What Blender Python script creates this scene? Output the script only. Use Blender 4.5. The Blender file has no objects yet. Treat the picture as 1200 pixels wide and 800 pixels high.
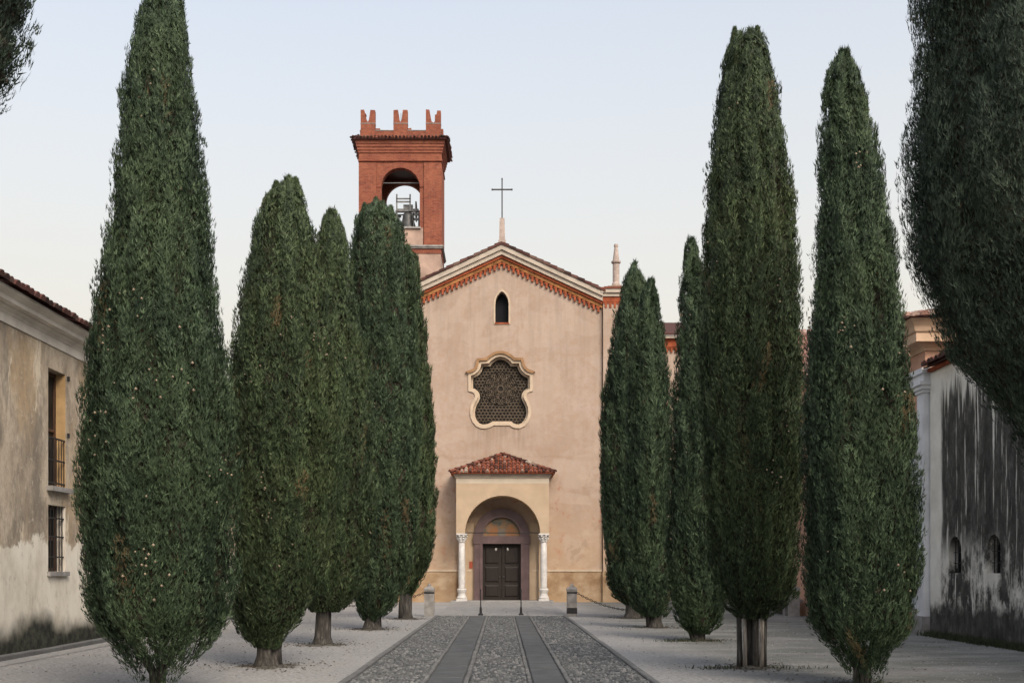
import bpy, math, random
import numpy as np
from mathutils import Vector
from mathutils.geometry import tessellate_polygon

scene = bpy.context.scene
COL = scene.collection
R = math.radians

# ------------------------------------------------------------------ camera, sky, sun, exposure
cam_data = bpy.data.cameras.new("camera")
cam_data.lens = 39.0
cam_data.sensor_width = 36.0
cam_data.shift_x = 0.010
cam_data.shift_y = 0.2225
cam_data.clip_end = 4000
cam = bpy.data.objects.new("camera", cam_data)
COL.objects.link(cam)
cam.location = (0, 0, 1.6)
cam.rotation_euler = (R(90), 0, 0)
scene.camera = cam

SUN_EL, SUN_AZ = 38.0, 152.0          # azimuth clockwise from +Y: veiled sun behind the camera, to its right
world = bpy.data.worlds.new("World")
scene.world = world
world.use_nodes = True
wn = world.node_tree
bg = wn.nodes["Background"]
sky = wn.nodes.new("ShaderNodeTexSky")
sky.sky_type = 'NISHITA'
sky.sun_disc = False
sky.sun_elevation = R(SUN_EL)
sky.sun_rotation = R(SUN_AZ)
sky.air_density = 1.0
sky.dust_density = 5.0
sky.ozone_density = 0.2
# thin evening haze that pales the sky towards the horizon, the same all the way round
geo = wn.nodes.new("ShaderNodeNewGeometry")
sep = wn.nodes.new("ShaderNodeSeparateXYZ"); wn.links.new(geo.outputs["Incoming"], sep.inputs[0])
up_ = wn.nodes.new("ShaderNodeMath"); up_.operation = 'MULTIPLY'; up_.inputs[1].default_value = -1.0
wn.links.new(sep.outputs[2], up_.inputs[0])
hz = wn.nodes.new("ShaderNodeMapRange")
for i, v in ((1, 0.18), (2, 0.60), (3, 1.0), (4, 0.36)): hz.inputs[i].default_value = v
wn.links.new(up_.outputs[0], hz.inputs[0])
hmix = wn.nodes.new("ShaderNodeMix"); hmix.data_type = 'RGBA'
wn.links.new(hz.outputs[0], hmix.inputs[0]); wn.links.new(sky.outputs[0], hmix.inputs[6])
hmix.inputs[7].default_value = (2.30, 2.19, 1.95, 1)
wn.links.new(hmix.outputs[2], bg.inputs["Color"])
bg.inputs["Strength"].default_value = 0.15

sun_data = bpy.data.lights.new("sun", 'SUN')
sun_data.energy = 0.6
sun_data.angle = R(28)
sun_data.color = (1.0, 0.94, 0.86)
sun = bpy.data.objects.new("sun", sun_data)
COL.objects.link(sun)
sd = Vector((math.sin(R(SUN_AZ)) * math.cos(R(SUN_EL)), math.cos(R(SUN_AZ)) * math.cos(R(SUN_EL)), math.sin(R(SUN_EL))))
sun.rotation_euler = (-sd).to_track_quat('-Z', 'Y').to_euler()
sun.location = sd * 60

scene.view_settings.view_transform = 'Standard'
scene.view_settings.look = 'None'
scene.view_settings.gamma = 1.0
scene.view_settings.use_curve_mapping = False
scene.view_settings.exposure = 1.31
scene.cycles.use_denoising = True
scene.cycles.max_bounces = 6

# ------------------------------------------------------------------ node helpers
class Mat:
    def __init__(s, name, rough=0.85, spec=0.25):
        s.m = bpy.data.materials.new(name)
        s.m.use_nodes = True
        s.t = s.m.node_tree
        s.b = s.t.nodes["Principled BSDF"]
        s.b.inputs["Roughness"].default_value = rough
        s.b.inputs["Specular IOR Level"].default_value = spec
        s._pos = None
    def n(s, typ): return s.t.nodes.new(typ)
    def put(s, sock, v):
        if hasattr(v, "is_output"): s.t.links.new(v, sock)
        elif isinstance(v, (tuple, list)) and len(v) == 3 and sock.type == 'RGBA': sock.default_value = (*v, 1)
        else: sock.default_value = v
    def pos(s):
        if s._pos is None: s._pos = s.n("ShaderNodeNewGeometry")
        return s._pos.outputs["Position"]
    def island(s):
        s.pos(); return s._pos.outputs["Random Per Island"]
    def xyz(s):
        q = s.n("ShaderNodeSeparateXYZ"); s.put(q.inputs[0], s.pos()); return q.outputs
    def scaled(s, sc, off=(0, 0, 0)):
        q = s.n("ShaderNodeMapping"); s.put(q.inputs[0], s.pos())
        q.inputs["Scale"].default_value = sc; q.inputs["Location"].default_value = off
        return q.outputs[0]
    def noise(s, scale, detail=4, rough=0.55, vec=None, dist=0.0):
        q = s.n("ShaderNodeTexNoise")
        s.put(q.inputs["Vector"], vec if vec is not None else s.pos())
        q.inputs["Scale"].default_value = scale; q.inputs["Detail"].default_value = detail
        q.inputs["Roughness"].default_value = rough; q.inputs["Distortion"].default_value = dist
        return q.outputs[0]
    def voro(s, scale, feature='F1', vec=None):
        q = s.n("ShaderNodeTexVoronoi"); q.feature = feature
        s.put(q.inputs["Vector"], vec if vec is not None else s.pos()); q.inputs["Scale"].default_value = scale
        return q.outputs[0]
    def ramp(s, fac, stops):
        q = s.n("ShaderNodeValToRGB"); e = q.color_ramp.elements
        while len(e) < len(stops): e.new(0.5)
        for i, (p, c) in enumerate(stops):
            e[i].position = p
            e[i].color = (c, c, c, 1) if not isinstance(c, tuple) else (*c, 1)
        s.put(q.inputs[0], fac); return q.outputs[0]
    def mix(s, fac, a, b, mode='MIX'):
        q = s.n("ShaderNodeMix"); q.data_type = 'RGBA'; q.blend_type = mode
        s.put(q.inputs[0], fac); s.put(q.inputs[6], a); s.put(q.inputs[7], b); return q.outputs[2]
    def math(s, op, a, b=0.0, clamp=False):
        q = s.n("ShaderNodeMath"); q.operation = op; q.use_clamp = clamp
        s.put(q.inputs[0], a); s.put(q.inputs[1], b); return q.outputs[0]
    def step(s, v, lo, hi):
        q = s.n("ShaderNodeMapRange"); q.interpolation_type = 'SMOOTHSTEP'
        s.put(q.inputs[0], v); q.inputs[1].default_value = lo; q.inputs[2].default_value = hi; return q.outputs[0]
    def color(s, c): s.put(s.b.inputs["Base Color"], c); return s
    def bump(s, h, strength=0.4, dist=0.02):
        q = s.n("ShaderNodeBump"); q.inputs["Strength"].default_value = strength
        q.inputs["Distance"].default_value = dist; s.put(q.inputs["Height"], h)
        s.put(s.b.inputs["Normal"], q.outputs[0]); return s

def plain(name, c, var=0.25, scale=6.0, rough=0.8, spec=0.25, bump=0.2):
    m = Mat(name, rough, spec)
    f = m.noise(scale, 5)
    lo = tuple(x * (1 - var) for x in c); hi = tuple(min(1, x * (1 + var)) for x in c)
    m.color(m.ramp(f, [(0.3, lo), (0.7, hi)]))
    if bump: m.bump(m.noise(scale * 6, 4), bump, 0.01)
    return m.m

# ------------------------------------------------------------------ materials
def mat_facade():
    m = Mat("peach_plaster", 0.9, 0.15)
    a = m.noise(0.55, 6, 0.6); b = m.noise(3.0, 6, 0.65)
    c = m.ramp(a, [(0.3, (0.335, 0.255, 0.203)), (0.5, (0.395, 0.308, 0.254)), (0.72, (0.42, 0.335, 0.288))])
    c = m.mix(m.ramp(b, [(0.42, 0.0), (0.68, 0.7)]), c, (0.355, 0.255, 0.18))
    c = m.mix(m.ramp(m.noise(7.5, 5, 0.7), [(0.45, 0.0), (0.75, 0.5)]), c, (0.30, 0.215, 0.165))
    st = m.noise(1.0, 5, 0.6, m.scaled((1.6, 1.6, 0.16)))
    c = m.mix(m.ramp(st, [(0.50, 0.0), (0.72, 0.45)]), c, (0.29, 0.225, 0.18))
    z = m.xyz()[2]
    low = m.math('SUBTRACT', 1.0, m.step(z, 3.5, 8.6))
    blot = m.ramp(m.noise(1.9, 6, 0.7, None, 0.6), [(0.585, 0.0), (0.63, 1.0)])
    blot = m.math('MULTIPLY', m.math('MULTIPLY', blot, low), m.ramp(m.noise(9, 3), [(0.4, 0.25), (0.6, 0.9)]))
    c = m.mix(blot, c, (0.33, 0.105, 0.07))
    c = m.mix(m.math('MULTIPLY', m.math('SUBTRACT', 1.0, m.step(m.math('ADD', z, m.math('MULTIPLY', m.noise(0.7, 5, 0.65), 3.0)), 3.6, 7.0)), 0.6), c, (0.43, 0.305, 0.20))
    pale = m.ramp(m.noise(0.9, 5, 0.65, m.scaled((1, 1, 1.4), (3, 1, 7))), [(0.56, 0.0), (0.66, 0.55)])
    c = m.mix(m.math('MULTIPLY', pale, low), c, (0.46, 0.37, 0.27))
    line = m.math('MULTIPLY', m.step(m.math('ABSOLUTE', m.math('SUBTRACT', m.math('ADD', z, m.math('MULTIPLY', m.noise(0.8, 3), 0.5)), 7.35)), 0.12, 0.0), 0.35)
    c = m.mix(line, c, (0.27, 0.19, 0.13))
    patch = m.ramp(m.noise(0.42, 3, 0.5, m.scaled((1, 1, 1.2), (0.3, 0, 0.7)), 1.2), [(0.53, 0.0), (0.56, 0.4)])
    c = m.mix(patch, c, (0.43, 0.345, 0.285))
    grime = m.math('MULTIPLY', m.ramp(m.noise(2.0, 7, 0.7, m.scaled((2.2, 2.2, 0.12), (1, 4, 2))), [(0.47, 0.0), (0.66, 0.36)]), m.step(z, 7.0, 15.0))
    c = m.mix(grime, c, (0.235, 0.19, 0.155))
    xx = m.math('ABSOLUTE', m.xyz()[0])
    drip = m.math('MULTIPLY', m.math('MULTIPLY', m.step(xx, 2.0, 1.0), m.math('MULTIPLY', m.step(z, 6.6, 8.7), m.step(z, 9.0, 8.6))), m.ramp(m.noise(3.0, 6, 0.7, m.scaled((2.5, 2.5, 0.2))), [(0.40, 0.1), (0.62, 0.75)]))
    c = m.mix(drip, c, (0.26, 0.20, 0.155))
    worn = m.ramp(m.noise(1.15, 7, 0.72, m.scaled((1, 1, 1.1), (8, 3, 1)), 0.4), [(0.55, 0.0), (0.59, 0.55)])
    c = m.mix(m.math('MULTIPLY', worn, m.math('SUBTRACT', 1.0, m.step(z, 5.0, 9.5))), c, (0.30, 0.215, 0.155))
    m.color(c).bump(m.noise(14, 6, 0.7), 0.25, 0.02)
    return m.m

def mat_dado():
    m = Mat("ochre_dado", 0.9, 0.15)
    a = m.noise(1.1, 6, 0.65, m.scaled((1, 1, 1.3)))
    z = m.xyz()[2]
    c = m.ramp(a, [(0.35, (0.245, 0.155, 0.09)), (0.5, (0.335, 0.235, 0.145)), (0.66, (0.44, 0.34, 0.235))])
    damp_and_shade = m.math('MULTIPLY', m.step(m.math('ADD', z, m.math('MULTIPLY', m.noise(1.6, 4), 0.9)), 1.0, 0.3), 0.7)
    c = m.mix(damp_and_shade, c, (0.43, 0.305, 0.19))
    m.color(c).bump(m.noise(12, 6), 0.25, 0.02)
    return m.m

def mat_brick(name="red_brick", tint=(1, 1, 1)):
    m = Mat(name, 0.9, 0.15)
    x, y, z = m.xyz()
    comb = m.n("ShaderNodeCombineXYZ")
    m.put(comb.inputs[0], m.math('ADD', x, y)); m.put(comb.inputs[1], z)
    br = m.n("ShaderNodeTexBrick")
    m.put(br.inputs["Vector"], comb.outputs[0])
    for k, c in (("Color1", (0.26, 0.066, 0.036)), ("Color2", (0.165, 0.038, 0.023)), ("Mortar", (0.20, 0.115, 0.085))):
        br.inputs[k].default_value = (*[a * b for a, b in zip(c, tint)], 1)
    br.inputs["Scale"].default_value = 1.0
    br.inputs["Mortar Size"].default_value = 0.010
    br.inputs["Brick Width"].default_value = 0.27
    br.inputs["Row Height"].default_value = 0.075
    c = m.mix(m.ramp(m.noise(1.3, 6, 0.65), [(0.40, 0.0), (0.68, 0.75)]), br.outputs[0], (0.31, 0.115, 0.068))
    c = m.mix(m.ramp(m.noise(4.0, 5, 0.7, m.scaled((1, 1, 2.4))), [(0.50, 0.0), (0.70, 0.75)]), c, (0.10, 0.036, 0.027))
    c = m.mix(m.ramp(m.noise(6.5, 6, 0.75, m.scaled((1, 1, 1.8), (4, 2, 7))), [(0.56, 0.0), (0.70, 0.55)]), c, (0.36, 0.21, 0.15))
    m.color(c).bump(br.outputs["Fac"], -0.35, 0.02)
    return m.m

def mat_left_wall():
    m = Mat("stained_grey_ochre_plaster", 0.92, 0.12)
    z = m.xyz()[2]
    c = m.ramp(m.noise(0.9, 6, 0.65, m.scaled((1, 1, 0.55))), [(0.32, (0.30, 0.24, 0.175)), (0.5, (0.43, 0.36, 0.275)), (0.68, (0.54, 0.47, 0.375))])
    streak = m.noise(1.5, 9, 0.72, m.scaled((1.0, 1.0, 0.42), (0, 3, 5)))
    c = m.mix(m.ramp(streak, [(0.45, 0.0), (0.60, 0.8)]), c, (0.165, 0.145, 0.12))
    och = m.ramp(m.noise(0.7, 5, 0.6, m.scaled((1, 1, 0.5), (4, 9, 2))), [(0.52, 0.0), (0.66, 0.7)])
    c = m.mix(och, c, (0.47, 0.34, 0.20))
    scar = m.ramp(m.noise(1.3, 5, 0.6, m.scaled((1, 1, 0.28), (7, 3, 1))), [(0.60, 0.0), (0.625, 0.9)])
    c = m.mix(scar, c, (0.62, 0.54, 0.42))
    c = m.mix(m.ramp(m.noise(11, 6, 0.75, m.scaled((1, 1, 0.6))), [(0.48, 0.0), (0.70, 0.65)]), c, (0.22, 0.185, 0.15))
    c = m.mix(m.ramp(m.noise(6, 6, 0.7), [(0.58, 0.0), (0.70, 0.6)]), c, (0.60, 0.53, 0.44))
    jag = m.math('ADD', z, m.math('MULTIPLY', m.math('SUBTRACT', m.noise(1.1, 6, 0.65), 0.5), 1.5))
    low = m.step(jag, 2.22, 2.10)
    lowc = m.ramp(m.noise(1.4, 6, 0.65, m.scaled((1, 1, 0.45))), [(0.32, (0.52, 0.47, 0.385)), (0.52, (0.70, 0.655, 0.56)), (0.7, (0.78, 0.745, 0.66))])
    lowc = m.mix(m.ramp(m.noise(5, 6, 0.7, m.scaled((1, 1, 0.5))), [(0.55, 0.0), (0.75, 0.6)]), lowc, (0.26, 0.24, 0.205))
    c = m.mix(low, c, lowc)
    moss = m.step(m.math('ADD', z, m.math('MULTIPLY', m.math('SUBTRACT', m.noise(0.9, 4, 0.55), 0.5), 0.9)), 0.78, 0.30)
    c = m.mix(moss, c, m.ramp(m.noise(7, 4), [(0.4, (0.028, 0.030, 0.024)), (0.7, (0.075, 0.078, 0.062))]))
    m.color(c).bump(m.noise(16, 6, 0.7), 0.35, 0.02)
    return m.m

def mat_right_wall():
    m = Mat("white_plaster_black_mould", 0.92, 0.12)
    x, y, z = m.xyz()
    white = m.ramp(m.noise(1.5, 6, 0.6), [(0.35, (0.62, 0.59, 0.52)), (0.65, (0.80, 0.775, 0.705))])
    dark = m.ramp(m.noise(3.0, 8, 0.75, m.scaled((1, 1, 0.6))), [(0.32, (0.028, 0.030, 0.026)), (0.52, (0.070, 0.069, 0.062)), (0.72, (0.17, 0.166, 0.15))])
    st = m.noise(3.4, 6, 0.62, m.scaled((2.0, 2.0, 0.10)))
    fine = m.noise(9.0, 4, 0.6, m.scaled((2, 2, 0.07)))
    # height where the mould begins, ragged in vertical runs
    top = m.math('ADD', m.math('ADD', z, m.math('MULTIPLY', m.math('SUBTRACT', st, 0.5), 3.4)), m.math('MULTIPLY', m.math('SUBTRACT', fine, 0.5), 1.6))
    mould = m.step(top, 5.95, 5.45)
    runs = m.ramp(m.noise(2.8, 8, 0.72, m.scaled((2.2, 2.2, 0.14), (2, 5, 1))), [(0.555, 0.0), (0.62, 0.9)])
    mould = m.math('MULTIPLY', mould, m.math('SUBTRACT', 1.0, runs))
    corner = m.step(m.math('ADD', y, m.math('MULTIPLY', m.math('SUBTRACT', m.noise(1.2, 5, 0.6, m.scaled((1, 1, 0.35))), 0.5), 0.7)), 26.62, 26.42)
    mould = m.math('MULTIPLY', mould, corner)
    patch = m.math('MULTIPLY', m.ramp(m.noise(1.15, 6, 0.7, m.scaled((1, 1, 0.6), (1, 2, 4))), [(0.46, 0.0), (0.56, 1.0)]),
                   m.math('MULTIPLY', m.step(z, 2.5, 1.7), m.step(z, 0.5, 0.85)))
    mould = m.math('MULTIPLY', mould, m.math('SUBTRACT', 1.0, m.math('MULTIPLY', patch, 0.9)))
    base = m.step(m.math('ADD', z, m.math('MULTIPLY', m.math('SUBTRACT', m.noise(2.0, 6, 0.7), 0.5), 1.1)), 0.95, 0.55)
    mould = m.math('MAXIMUM', mould, base)
    m.color(m.mix(mould, white, dark)).bump(m.noise(16, 6, 0.7), 0.3, 0.02)
    return m.m

def mat_tiles(name, a=(0.10, 0.035, 0.025), b=(0.26, 0.085, 0.05), pale=(0.40, 0.33, 0.25)):
    m = Mat(name, 0.9, 0.15)
    r = m.island()
    c = m.ramp(r, [(0.0, a), (0.45, b), (0.8, (b[0] * 1.25, b[1] * 1.5, b[2] * 1.6)), (1.0, pale)])
    c = m.mix(m.ramp(m.noise(5, 5, 0.7), [(0.48, 0.0), (0.7, 0.8)]), c, (0.055, 0.045, 0.038))
    m.color(c)
    return m.m

def mat_foliage(name, dark, mid, light):
    m = Mat(name, 0.62, 0.22)
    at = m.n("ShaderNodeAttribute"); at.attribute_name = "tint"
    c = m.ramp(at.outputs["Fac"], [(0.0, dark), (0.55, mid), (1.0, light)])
    dr = m.n("ShaderNodeAttribute"); dr.attribute_name = "dry"
    big = m.noise(0.9, 3)
    c = m.mix(m.ramp(big, [(0.45, 0.0), (0.75, 0.25)]), c, (light[0] * 1.0, light[1] * 0.95, light[2] * 0.75))
    c = m.mix(dr.outputs["Fac"], c, (0.17, 0.095, 0.05))
    m.color(c)
    return m.m

def mat_gravel():
    m = Mat("pale_gravel", 0.95, 0.1)
    a = m.noise(0.35, 5, 0.6); f = m.noise(38, 3, 0.8); g = m.voro(26)
    c = m.ramp(a, [(0.3, (0.31, 0.31, 0.303)), (0.55, (0.385, 0.384, 0.373)), (0.75, (0.455, 0.45, 0.433))])
    c = m.mix(m.ramp(f, [(0.35, 0.55), (0.55, 0.0)]), c, (0.20, 0.195, 0.19))
    c = m.mix(m.ramp(g, [(0.0, 0.45), (0.25, 0.0)]), c, (0.66, 0.65, 0.63))
    c = m.mix(m.ramp(m.noise(13, 5, 0.75), [(0.42, 0.75), (0.58, 0.0)]), c, (0.19, 0.188, 0.182))
    c = m.mix(m.ramp(m.noise(4.5, 6, 0.75, m.scaled((0.6, 1.6, 1))), [(0.52, 0.0), (0.68, 0.6)]), c, (0.25, 0.245, 0.235))
    trod = m.noise(0.9, 5, 0.6, m.scaled((0.35, 1.3, 1)))
    c = m.mix(m.ramp(trod, [(0.48, 0.0), (0.70, 0.55)]), c, (0.29, 0.285, 0.275))
    damp_and_shade = m.math('MULTIPLY', m.step(m.xyz()[0], 2.0, 5.0), m.ramp(m.noise(0.55, 6, 0.7, m.scaled((0.7, 1.5, 1), (3, 8, 0))), [(0.32, 0.15), (0.56, 0.9)]))  # right-side tree shade painted into the gravel, with mossy damp patches
    c = m.mix(damp_and_shade, c, (0.125, 0.13, 0.118))
    green = m.ramp(m.noise(0.6, 5, 0.65, m.scaled((1, 1, 1), (5, 2, 0))), [(0.62, 0.0), (0.72, 0.35)])
    c = m.mix(green, c, (0.13, 0.14, 0.085))
    m.color(c).bump(m.math('ADD', f, g), 0.5, 0.02)
    return m.m

def mat_stone(name, c, var=0.25, island=0.3):
    m = Mat(name, 0.85, 0.2)
    f = m.noise(2.5, 6, 0.65)
    k = m.ramp(f, [(0.3, tuple(x * (1 - var) for x in c)), (0.7, tuple(x * (1 + var) for x in c))])
    k = m.mix(m.ramp(m.island(), [(0, 0.0), (1, island * 2)]), k, tuple(x * (1 - island) for x in c))
    k = m.mix(m.ramp(m.noise(22, 4), [(0.5, 0.0), (0.75, 0.35)]), k, tuple(x * 0.45 for x in c))
    m.color(k).bump(m.noise(30, 5), 0.3, 0.01)
    return m.m

def mat_pebbles():
    m = Mat("river_pebbles", 0.7, 0.3)
    c = m.ramp(m.island(), [(0.0, (0.045, 0.050, 0.053)), (0.4, (0.082, 0.088, 0.092)), (0.75, (0.122, 0.127, 0.128)), (1.0, (0.23, 0.23, 0.225))])
    c = m.mix(m.ramp(m.noise(0.8, 4), [(0.4, 0.0), (0.7, 0.4)]), c, (0.12, 0.122, 0.115))
    m.color(c)
    return m.m

def mat_fresco():
    m = Mat("faded_fresco", 0.9, 0.1)
    x, y, z = m.xyz()
    a = m.noise(2.6, 5, 0.6, m.scaled((1, 1, 1), (2.2, 0, 1.1)), 0.8)
    c = m.ramp(a, [(0.34, (0.07, 0.09, 0.085)), (0.47, (0.16, 0.14, 0.105)), (0.56, (0.25, 0.14, 0.075)), (0.68, (0.21, 0.18, 0.14))])
    d = m.math('ABSOLUTE', m.math('SUBTRACT', m.math('ABSOLUTE', x), 0.42))
    fig = m.math('MULTIPLY', m.step(d, 0.34, 0.12), m.step(z, 4.0, 3.5))
    c = m.mix(m.math('MULTIPLY', fig, 0.7), c, (0.29, 0.135, 0.06))
    mid = m.math('MULTIPLY', m.step(m.math('ABSOLUTE', x), 0.24, 0.1), m.step(z, 3.72, 3.5))
    c = m.mix(m.math('MULTIPLY', mid, 0.7), c, (0.15, 0.16, 0.15))
    m.color(c)
    return m.m

def mat_wood(name, c):
    m = Mat(name, 0.6, 0.3)
    g = m.noise(3, 6, 0.6, m.scaled((9, 9, 0.7)))
    k = m.ramp(g, [(0.3, tuple(x * 0.55 for x in c)), (0.7, tuple(x * 1.35 for x in c))])
    m.color(k).bump(g, 0.2, 0.01)
    return m.m

def mat_bark(name, c, pale):
    m = Mat(name, 0.9, 0.15)
    g = m.noise(4, 6, 0.65, m.scaled((6, 6, 0.8)))
    k = m.ramp(g, [(0.35, tuple(x * 0.5 for x in c)), (0.55, c), (0.72, pale)])
    m.color(k).bump(g, 0.6, 0.02)
    return m.m

M = dict(
    facade=mat_facade(), dado=mat_dado(), brick=mat_brick(), left=mat_left_wall(), mould=mat_right_wall(),
    white=plain("cream_white_stucco", (0.43, 0.375, 0.315), 0.14, 2.5, 0.9, 0.15),
    porch=plain("warm_cream_plaster", (0.42, 0.325, 0.23), 0.10, 1.3, 0.9, 0.15),
    frieze=plain("pale_frieze_plaster", (0.47, 0.41, 0.33), 0.08, 2.0, 0.9, 0.15),
    vault=plain("ochre_vault_plaster", (0.40, 0.285, 0.165), 0.18, 1.6, 0.9, 0.15),
    terracotta=plain("terracotta", (0.27, 0.125, 0.05), 0.45, 3.2, 0.9, 0.15),
    terracotta_red=plain("red_terracotta", (0.28, 0.075, 0.036), 0.35, 4.0, 0.9, 0.15),
    surround=plain("cream_stone_surround", (0.48, 0.39, 0.295), 0.12, 3.0, 0.85, 0.2),
    hood=plain("ochre_hood_moulding", (0.27, 0.16, 0.085), 0.25, 3.0, 0.85, 0.2),
    purple=plain("plum_marble", (0.105, 0.068, 0.070), 0.25, 2.2, 0.5, 0.4),
    column=plain("weathered_white_marble", (0.52, 0.51, 0.495), 0.16, 5.0, 0.6, 0.3),
    greystone=plain("grey_stone", (0.26, 0.25, 0.24), 0.3, 5.0, 0.85, 0.2),
    pinkstone=plain("pinkish_stone", (0.38, 0.31, 0.275), 0.2, 4.0, 0.85, 0.2),
    tower_plaster=plain("pink_tower_plaster", (0.37, 0.265, 0.215), 0.25, 1.8, 0.9, 0.15),
    corbel=plain("cornice_stucco_grey", (0.60, 0.555, 0.49), 0.22, 1.2, 0.9, 0.15),
    pink=plain("salmon_stucco", (0.50, 0.30, 0.215), 0.15, 1.5, 0.9, 0.15),
    peach=plain("apricot_cornice_stucco", (0.55, 0.39, 0.275), 0.15, 2.0, 0.9, 0.15),
    pilaster=plain("bluish_white_stucco", (0.66, 0.67, 0.69), 0.16, 1.8, 0.9, 0.15),
    tiles=mat_tiles("roof_tiles", (0.045, 0.022, 0.018), (0.165, 0.055, 0.036), (0.36, 0.31, 0.25)), dark_tiles=mat_tiles("dark_roof_tiles", (0.035, 0.022, 0.020), (0.10, 0.042, 0.035), (0.15, 0.10, 0.08)),
    rose_tiles=mat_tiles("faded_rose_tiles", (0.20, 0.11, 0.085), (0.34, 0.19, 0.15), (0.46, 0.36, 0.30)),
    gravel=mat_gravel(), pebbles=mat_pebbles(),
    bed=plain("mortar_bed", (0.075, 0.075, 0.072), 0.3, 12),
    slab=mat_stone("slate_slabs", (0.112, 0.119, 0.121), 0.35, 0.4),
    flag=mat_stone("grey_flagstones", (0.27, 0.27, 0.262), 0.25, 0.3),
    kerb=mat_stone("kerb_stone", (0.15, 0.152, 0.15), 0.3, 0.3),
    edging=mat_stone("edging_stones", (0.165, 0.168, 0.165), 0.25, 0.35),
    fresco=mat_fresco(), door=mat_wood("dark_walnut", (0.018, 0.013, 0.011)), shutter=mat_wood("brown_wood", (0.075, 0.04, 0.025)),
    gate=mat_wood("brown_gate_wood", (0.06, 0.036, 0.028)),
    iron=plain("black_iron", (0.018, 0.018, 0.02), 0.3, 8, 0.5, 0.4), bronze=plain("dark_bronze", (0.07, 0.075, 0.075), 0.3, 6, 0.45, 0.5),
    steel=plain("galvanised_steel", (0.17, 0.175, 0.18), 0.2, 6, 0.45, 0.5),
    glass=plain("dark_leaded_glass", (0.020, 0.017, 0.014), 0.5, 4.0, 0.55, 0.12), tracery=plain("brown_tracery", (0.105, 0.082, 0.060), 0.3, 4),
    void=plain("dark_room", (0.010, 0.011, 0.014), 0.2, 3, 0.6, 0.1), ochre=plain("ochre_reveal", (0.42, 0.28, 0.14), 0.2, 3),
    plaque=plain("red_enamel", (0.30, 0.06, 0.03), 0.1, 3, 0.5, 0.4),
    bark=mat_bark("grey_bark", (0.062, 0.058, 0.053), (0.155, 0.147, 0.135)), bark_pale=mat_bark("pale_bark", (0.30, 0.275, 0.245), (0.52, 0.49, 0.45)),
    cone=plain("tan_cone", (0.27, 0.215, 0.155), 0.4, 9), leaflitter=plain("brown_litter", (0.07, 0.055, 0.04), 0.4, 9),
    grass=plain("tuft_grass", (0.035, 0.045, 0.022), 0.4, 5),
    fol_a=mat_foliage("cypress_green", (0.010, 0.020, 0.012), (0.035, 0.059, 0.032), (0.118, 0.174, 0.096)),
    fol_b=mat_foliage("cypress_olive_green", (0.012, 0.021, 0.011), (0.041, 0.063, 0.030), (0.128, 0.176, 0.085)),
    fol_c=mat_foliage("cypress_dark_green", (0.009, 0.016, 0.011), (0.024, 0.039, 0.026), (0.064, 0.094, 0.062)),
    twigs=plain("dead_inner_twigs", (0.034, 0.029, 0.022), 0.6, 14.0, 0.95, 0.05), soil=plain("needle_soil_and_shade", (0.11, 0.107, 0.093), 0.45, 9.0, 0.95, 0.05),
)

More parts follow.
